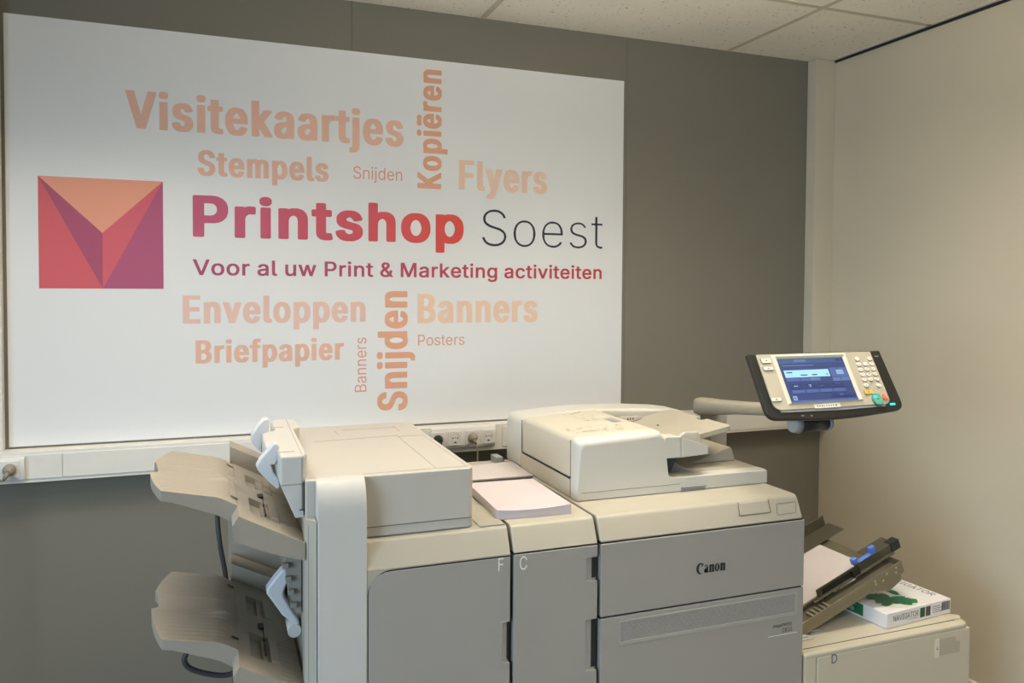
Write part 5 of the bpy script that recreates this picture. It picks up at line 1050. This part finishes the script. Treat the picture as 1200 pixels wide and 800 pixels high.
bar(bm, s0, 0.335, MY0 - .062, MY0 + .004, -0.020, -0.017)        # its shelf
bar(bm, 0.22, 0.335, MY0 - .062, MY0 + .05, -0.036, -0.033)
bar(bm, 0.332, 0.335, MY0 - .062, MY0 + .06, -0.036, 0.004)
bt = obj('side_tray', bm, METAL, pt, bevel=0.001)
bm = NB()
bar(bm, 0.045, 0.392, MY0 - .003, MY0, 0.0, 0.029)                 # front paper guide
bar(bm, 0.02, 0.36, MY0 - .014, MY0 - .003, 0.0, 0.003)
bar(bm, 0.27, 0.378, MY0 - .002, MY0 + .05, 0.026, 0.029)
g = obj('front_guide', bm, METALD, bt, bevel=0.001)
bm = NB(); bar(bm, 0.358, 0.396, MY0 - .006, MY0 + .022, 0.000, 0.031)
obj('end_cap', bm, BLACK, bt, bevel=0.002)
bm = NB(); bar(bm, 0.065, 0.19, MY0 - .0042, MY0 - .0028, 0.005, 0.022); bar(bm, 0.185, 0.215, MY0 - .013, MY0 - .0028, 0.002, 0.024)
each('guide_slot', bm, BLACK, bt)
bm = NB()
for k in range(5): bar(bm, -0.02 + .016 * k, -0.012 + .016 * k, MY0 - .05, MY0 - .012, -0.0168, -0.010)
for s, h in ((0.215, -.010), (0.265, -.010), (0.305, -.010), (0.215, -.02), (0.245, -.024), (0.30, -.024)):
    bar(bm, s, s + .006, MY0 - .0632, MY0 - .062, h, h + .006)
each('rivet', bm, mat('bright_metal', srgb(205, 198, 178), 0.3, metal=0.8), bt)
bm = NB(); prism(bm, [(T(.20, 0, -.034).x, T(.20, 0, -.034).z), (T(.335, 0, -.034).x, T(.335, 0, -.034).z), (T(.325, 0, -.065).x, T(.325, 0, -.065).z), (T(.27, 0, -.075).x, T(.27, 0, -.075).z)], 'y', MY0 - .050, MY0 - .047)
obj('bracket', bm, METAL, bt, bevel=0.0008)
bm = NB()   # blue slider: two lugs on a bar
bar(bm, 0.205, 0.300, MY0 - .004, MY0 + .012, 0.0295, 0.035)
bar(bm, 0.203, 0.222, MY0 - .006, MY0 + .010, 0.035, 0.052); bar(bm, 0.280, 0.302, MY0 - .004, MY0 + .012, 0.035, 0.054)
o = obj('slider', bm, BLUE, bt, bevel=0.003, seg=3); o['label'] = 'blue plastic slider'
bm = NB()   # rear guide: tall metal plate, hinged wing
bar(bm, 0.0, 0.352, 2.200, 2.203, 0.010, 0.050)      # upright flange
bar(bm, 0.06, 0.368, 2.128, 2.203, 0.0095, 0.0125)      # wing towards the operator
obj('rear_guide', bm, METALD, bt, bevel=0.001)
bm = NB(); bar(bm, s0 - .008, s0 + .05, MY0 - .062, MY0 - .048, -0.034, 0.022)
obj('hinge_block', bm, BLACK, bt, bevel=0.002)
bm = NB()
bar(bm, s0, 0.255, MY0 + .002, 2.196, 0.0025, 0.008)
tag(obj('paper_sheets', bm, PAPER), 'white paper lying in the metal side tray at the right of the printer', 'paper')

# ------------------------------------------------------------------ paper deck at the right
DL, DR, DZ = 1.559, 2.203, 0.540
dk = thing('paper_deck', 'low cream paper deck at the right end carrying a ream of paper', 'paper deck', (1.88, 2.1, 0))
bm = NB(); box(bm, DL, DR, FY + 0.02, 2.42, 0.03, DZ - 0.006); box(bm, DL + .03, DR - .03, FY + .05, 2.39, 0, 0.03)
obj('body', bm, DECK, dk, bevel=0.004)
bm = NB()
rim = rounded([(DL, FY, 0), (DR, FY, 0.035), (DR, 2.42, 0.03), (DL, 2.42, 0)], 0, 6)
prism(bm, rim, 'z', DZ - 0.016, DZ + 0.004)
obj('top_rim', bm, DECK, dk, bevel=0.008, seg=3)
bm = NB()
inner = rounded([(DL + .004, FY + .030, 0), (DR - .022, FY + .030, 0.02), (DR - .022, 2.40, 0.02), (DL + .004, 2.40, 0)], 0, 6)
prism(bm, inner, 'z', DZ + 0.0035, DZ + 0.0052)
obj('lid', bm, DECK, dk, bevel=0.0008)
bm = NB(); box(bm, DL + .02, DR - .035, FY + .0275, FY + .0298, DZ + .0035, DZ + .0046)
obj('lid_gap', bm, BLACKM, dk)
bm = NB(); fx = at_y(957.3, 775, FY).x
box(bm, DL, fx - .0015, FY, FY + .022, 0.04, DZ - 0.012)
obj('left_strip', bm, DECK, dk, bevel=0.003)
bm = NB(); prism(bm, rounded([(fx + .0015, 0.04, 0), (DR, 0.04, 0), (DR, DZ - .012, 0), (fx + .0015, DZ - .012, 0)], 0), 'y', FY, FY + .022)
fd = obj('front_door', bm, DECK, dk, bevel=0.004)
bm = NB(); a = at_y(974.5, 777.5, FY - .0006); letters(bm, 'D', a, V((.020, 0, 0)), V((0, 0, .0265)), 'R')
obj('door_letter', bm, PURPLEINK, fd, norm=False)
bm = NB()
L0 = at_y(1095, 771, FY); L1 = at_y(1133.5, 741, FY)
zA, zB, xA, xB = L0.z, L0.z + 0.058, L0.x, L0.x + 0.105
prism(bm, [(xA, zA), (xA + .018, zA), (xA + .018, zB), (xA, zB)], 'y', FY - .001, FY + .001)
prism(bm, [(xA + .0195, zA + .004), (xB, zA + .004), (xB, zB - .018), (xB - .018, zB - .018), (xB - .018, zB - .002), (xA + .0195, zB - .002)], 'y', FY - .0008, FY + .001, 1)
lb = obj('tray_label', bm, [mat('label_cream', srgb(228, 221, 203), .4), mat('label_grey', srgb(182, 175, 155), .4)], fd, bevel=0.0004)
bm = NB(); letters(bm, '4', V((xA + .0055, FY - .0014, zA + .0235)), V((.008, 0, 0)), V((0, 0, .011)), 'R')
obj('tray_number', bm, BLACKM, fd, norm=False)
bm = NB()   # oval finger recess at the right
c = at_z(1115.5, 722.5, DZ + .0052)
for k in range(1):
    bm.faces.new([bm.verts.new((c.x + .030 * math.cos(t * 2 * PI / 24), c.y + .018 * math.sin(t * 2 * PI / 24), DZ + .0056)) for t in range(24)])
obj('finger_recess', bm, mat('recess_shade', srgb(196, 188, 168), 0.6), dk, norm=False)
bm = NB()   # moulded pads and small hook by the printer
for x, y, w, h in ((1.60, 1.835, .055, .05), (1.665, 1.86, .05, .05)):
    box(bm, x, x + w, y, y + h, DZ + .005, DZ + .008); box(bm, x + .01, x + w - .012, y + .01, y + h - .018, DZ + .008, DZ + .012)
each('moulded_pad', bm, WHITE, dk, bevel=0.002)
bm = NB(); box(bm, 1.672, 1.678, 1.89, 1.91, DZ + .012, DZ + .014); box(bm, DL + .0005, DL + .03, FY + .05, FY + .056, DZ + .004, DZ + .018)
each('hook', bm, BLACK, dk)
bm = NB()
for k in range(3): line_z(bm, (1.66 + .045 * k, 2.02 + .01 * k), (1.70 + .045 * k, 1.93 + .01 * k), DZ + .0053, 0.003)
each('lid_groove', bm, SEAM, dk)

# ------------------------------------------------------------------ ream on the deck
RZ = DZ + 0.0056; RH = 0.0475
c0 = at_z(1038.7, 737.4, RZ); c1 = at_z(1114, 717.8, RZ)
ru = (c1 - c0); RW = ru.length; ru.normalize(); rv = V((-ru.y, ru.x, 0)); RD = 0.42
rm = thing('paper_ream', 'white and green wrapped ream of paper on the low deck', 'paper ream', c0 + ru * RW / 2 + rv * RD / 2)
def RP(a, b, z): return c0 + ru * a + rv * b + V((0, 0, z))
bm = NB()
slab(bm, [RP(0, 0, 0), RP(RW, 0, 0), RP(RW, RD, 0), RP(0, RD, 0)], V((0, 0, 1)), RH)
obj('wrapper', bm, mat('wrapper_white', srgb(232, 228, 226), .45), rm, bevel=0.003)
GRN = mat('green_print', srgb(38, 112, 72), .5); GRL = mat('grey_green_print', srgb(176, 184, 172), .5); NAVY = mat('navy_print', srgb(58, 56, 68), .5); DKG = mat('dark_green_print', srgb(24, 78, 50), .5)
Z = V((0, 0, 1)); EPS = 0.0005
bm = NB()   # wordmarks
letters(bm, 'NAVIGATOR', RP(.030, -EPS, .0185), ru * .113, Z * .0175, 'R')
obj('wordmark', bm, NAVY, rm, norm=False); bm = NB()
letters(bm, 'NAVIGATOR', RP(RW - .042, .225, RH + EPS), (rv * -.185 + ru * .003), ru * .026, 'R')
obj('wordmark', bm, NAVY, rm, norm=False)
bm = NB()
letters(bm, 'Universal', RP(.092, -EPS, .0125), ru * .048, Z * .0036, 'R')
for k in range(4): quad(bm, [RP(.207, -EPS, .033 - .006 * k), RP(.207 + .036 + .01 * (k % 2), -EPS, .033 - .006 * k), RP(.207 + .036 + .01 * (k % 2), -EPS, .0345 - .006 * k), RP(.207, -EPS, .0345 - .006 * k)])
each('small_print', bm, NAVY, rm, norm=False)
bm = NB()   # blocks on the front end
quad(bm, [RP(.150, -EPS, .010), RP(.172, -EPS, .010), RP(.172, -EPS, .040), RP(.150, -EPS, .040)], 0)
quad(bm, [RP(.176, -EPS, .010), RP(.198, -EPS, .010), RP(.198, -EPS, .040), RP(.176, -EPS, .040)], 1)
each('end_block', bm, [DKG, mat('charcoal_print', srgb(78, 74, 72), .5)], rm, norm=False)
bm = NB(); x = .250
while x < .288:
    w = rnd.choice((.0008, .0012, .002)); quad(bm, [RP(x, -EPS, .014), RP(x + w, -EPS, .014), RP(x + w, -EPS, .042), RP(x, -EPS, .042)]); x += w + rnd.choice((.0008, .0012))
obj('barcode', bm, NAVY, rm, norm=False)
bm = NB()   # green side label along the left
quad(bm, [RP(-EPS, .34, .008), RP(-EPS, .085, .008), RP(-EPS, .085, .044), RP(-EPS, .34, .044)], 0)
for a, b, c, d in ((.30, .25, .03, .034), (.30, .22, .022, .026), (.17, .155, .016, .030), (.145, .12, .014, .028), (.175, .11, .034, .037)):
    quad(bm, [RP(-EPS * 2, a, c), RP(-EPS * 2, b, c), RP(-EPS * 2, b, d), RP(-EPS * 2, a, d)], 1)
quad(bm, [RP(-EPS * 2, .213, .008), RP(-EPS * 2, .211, .008), RP(-EPS * 2, .211, .044), RP(-EPS * 2, .213, .044)], 1)
obj('side_label', bm, [GRN, GRL], rm, norm=False)
bm = NB()   # globe print on the top: pale disc with green land patches
def blob(cx, cy, rx, ry, jag, n, mi, seed, h):
    r2 = random.Random(seed)
    bm.faces.new([bm.verts.new(RP(cx + rx * math.cos(t * 2 * PI / n) * (1 + jag * r2.uniform(-1, 1)), cy + ry * math.sin(t * 2 * PI / n) * (1 + jag * r2.uniform(-1, 1)), RH + h)) for t in range(n)]).material_index = mi
blob(.112, .085, .082, .080, 0, 40, 1, 1, .0004)
blob(.085, .095, .040, .042, .30, 26, 0, 5, .0007); blob(.140, .050, .040, .035, .28, 22, 0, 8, .0008); blob(.115, .060, .028, .03, .3, 18, 0, 9, .0009); blob(.06, .05, .016, .012, .3, 14, 0, 3, .0007)
blob(.165, .115, .016, .030, .3, 18, 0, 12, .0007)
quad(bm, [RP(.045, .165, RH + .0007), RP(.072, .158, RH + .0007), RP(.078, .195, RH + .0007), RP(.048, .20, RH + .0007)], 0)
for k in range(3): quad(bm, [RP(.012, .20 + .03 * k, RH + .0007), RP(.034, .20 + .03 * k, RH + .0007), RP(.034, .218 + .03 * k, RH + .0007), RP(.012, .218 + .03 * k, RH + .0007)], 2)
obj('globe_print', bm, [GRN, mat('pale_globe', srgb(214, 216, 208), .5), mat('taupe_print', srgb(150, 142, 134), .5)], rm, norm=False)
bm = NB()   # folded end flap
slab(bm, [RP(.0, -.0002, .003), RP(.022, -.0002, .003), RP(.004, -.0002, .044)], -rv, .0006)
slab(bm, [RP(-.0002, .0, .003), RP(-.0002, .05, .003), RP(-.0002, .006, .044)], -ru, .0006)
each('end_fold', bm, bpy.data.materials['wrapper_white'], rm)
bm = NB()   # pinkish packet on top of the ream
pk = at_z(1055.5, 676, RZ + RH)
prism(bm, rounded([(pk.x - .10, pk.y + .01, .01), (pk.x, pk.y, .012), (pk.x + .008, pk.y + .12, .01), (pk.x - .095, pk.y + .13, .01)], 0), 'z', RZ + RH + .0006, RZ + RH + .016)
tag(obj('pink_packet', bm, mat('pink_wrap', srgb(196, 138, 148), .5), bevel=0.005, seg=3), 'small pinkish packet on the paper ream, mostly hidden behind the metal side tray', 'packet')

# ------------------------------------------------------------------ loose paper on the table tops
bm = NB()
ca, cb = V((0.659, 1.840)), V((0.856, 1.829)); ax = (cb - ca).normalized(); ay = V((-ax.y, ax.x))
PWd, PDp = 0.198, 0.300
nx, ny = 16, 10; Tg, Bg = [], []
for j in range(ny + 1):
    Tg.append([]); Bg.append([])
    for i in range(nx + 1):
        u, w = i / nx, j / ny
        front = 0.012 * (1 - abs(2 * u - .9) ** 2) * (1 - w) ** 3 * 0.0
        p = ca + ax * PWd * u + ay * PDp * w
        z = TZ + 0.0004 + (0.0035 if p.x < FR and False else 0)
        Bg[j].append(bm.verts.new((p.x, p.y, z))); Tg[j].append(bm.verts.new((p.x, p.y - 0.003 * math.sin(PI * u) * (1 - w) ** 4, z + 0.021 + 0.004 * (abs(u - .45) * 2) ** 2 * (1 - w))))
for j in range(ny):
    for i in range(nx):
        bm.faces.new((Tg[j][i], Tg[j][i + 1], Tg[j + 1][i + 1], Tg[j + 1][i])); bm.faces.new((Bg[j][i], Bg[j + 1][i], Bg[j + 1][i + 1], Bg[j][i + 1]))
for i in range(nx):
    bm.faces.new((Tg[0][i], Bg[0][i], Bg[0][i + 1], Tg[0][i + 1])); bm.faces.new((Tg[ny][i], Tg[ny][i + 1], Bg[ny][i + 1], Bg[ny][i]))
for j in range(ny):
    bm.faces.new((Tg[j][0], Tg[j + 1][0], Bg[j + 1][0], Bg[j][0])); bm.faces.new((Tg[j][nx], Bg[j][nx], Bg[j + 1][nx], Tg[j + 1][nx]))
def sheets_mat():
    m = mat('sheet_edges', srgb(198, 187, 188), .8); nt = m.node_tree
    tc = nt.nodes.new('ShaderNodeTexCoord'); w = nt.nodes.new('ShaderNodeTexWave'); w.bands_direction = 'Z'
    w.inputs['Scale'].default_value = 260; w.inputs['Distortion'].default_value = 1.5
    nt.links.new(tc.outputs['Object'], w.inputs['Vector'])
    bp = nt.nodes.new('ShaderNodeBump'); bp.inputs['Strength'].default_value = .25; bp.inputs['Distance'].default_value = .001
    nt.links.new(w.outputs['Fac'], bp.inputs['Height']); nt.links.new(bp.outputs['Normal'], nt.nodes['Principled BSDF'].inputs['Normal'])
    return m
tag(obj('paper_stack', bm, sheets_mat()), 'thick stack of pinkish-white paper beside the document feeder', 'paper stack')
bm = NB()
pts = [V((0.700, 2.236)), V((0.9165, 2.230)), V((0.9165, 2.415)), V((0.70, 2.42))]
T1, B1 = [], []
for j in range(9):
    T1.append([]); B1.append([])
    for i in range(13):
        u, w = i / 12, j / 8
        p = pts[0].lerp(pts[1], u).lerp(pts[3].lerp(pts[2], u), w)
        z = TZ + 0.0009 + 0.010 * math.sin(PI * min(1, u * 1.0)) * 0 + 0.012 * max(0, w - .5) * max(0, u - .3)
        T1[j].append(bm.verts.new((p.x, p.y, z + .004))); B1[j].append(bm.verts.new((p.x, p.y, z)))
for j in range(8):
    for i in range(12):
        bm.faces.new((T1[j][i], T1[j][i + 1], T1[j + 1][i + 1], T1[j + 1][i])); bm.faces.new((B1[j][i], B1[j + 1][i], B1[j + 1][i + 1], B1[j][i + 1]))
for i in range(12):
    bm.faces.new((T1[0][i], B1[0][i], B1[0][i + 1], T1[0][i + 1])); bm.faces.new((T1[8][i], T1[8][i + 1], B1[8][i + 1], B1[8][i]))
for j in range(8):
    bm.faces.new((T1[j][0], T1[j + 1][0], B1[j + 1][0], B1[j][0])); bm.faces.new((T1[j][12], B1[j][12], B1[j + 1][12], T1[j + 1][12]))
tag(obj('paper_sheets', bm, PAPER), 'few thin sheets of paper lying behind the thick paper stack', 'paper')

# ------------------------------------------------------------------ light
def area(name, x, y, sx, sy, power, col, spread):
    L = bpy.data.lights.new(name, 'AREA'); L.shape = 'RECTANGLE'; L.size = sx; L.size_y = sy
    L.energy = power; L.color = col; L.spread = math.radians(spread)
    o = bpy.data.objects.new(name, L); C.objects.link(o); o.location = (x, y, CZ - 0.012); return o
WARM = (1.0, 0.93, 0.82)
area('ceiling_lamp', -0.40, 2.05, 1.1, 0.3, 11.8, WARM, 118)
area('ceiling_lamp', 1.45, 1.82, 1.1, 0.3, 10.5, WARM, 120)
area('ceiling_lamp', 1.65, 0.10, 1.1, 0.3, 13, WARM, 120)  # added lamp, placed to brighten the deck and printer fronts
def aim(o, target):
    o.rotation_euler = (Vector(target) - o.location).to_track_quat('-Z', 'Y').to_euler()
# added upward fill lights without fittings, above the frame, to brighten the ceiling
for x, y, e in ((1.15, 1.35, 25), (-0.1, 1.0, 2.5)):
    o = area('ceiling_fill', x, y, 1.1, 0.12, e, (1.0, 0.90, 0.74), 180); o.location.z = 2.30; o.rotation_euler = (PI, 0, 0)
# daylight from the window on the left, behind the photographer
o = area('window_daylight', -2.6, -0.4, 1.8, 1.4, 25, (0.58, 0.79, 1.0), 84); o.location.z = 1.5; aim(o, (0.7, 1.8, 0.55))
w = bpy.data.worlds.new('world'); bpy.context.scene.world = w; w.use_nodes = True
w.node_tree.nodes['Background'].inputs['Color'].default_value = (0.74, 0.87, 1.0, 1)
w.node_tree.nodes['Background'].inputs['Strength'].default_value = 0.20
vs = bpy.context.scene.view_settings
vs.view_transform = 'Standard'; vs.look = 'None'; vs.gamma = 1; vs.exposure = 0.07; vs.use_curve_mapping = False
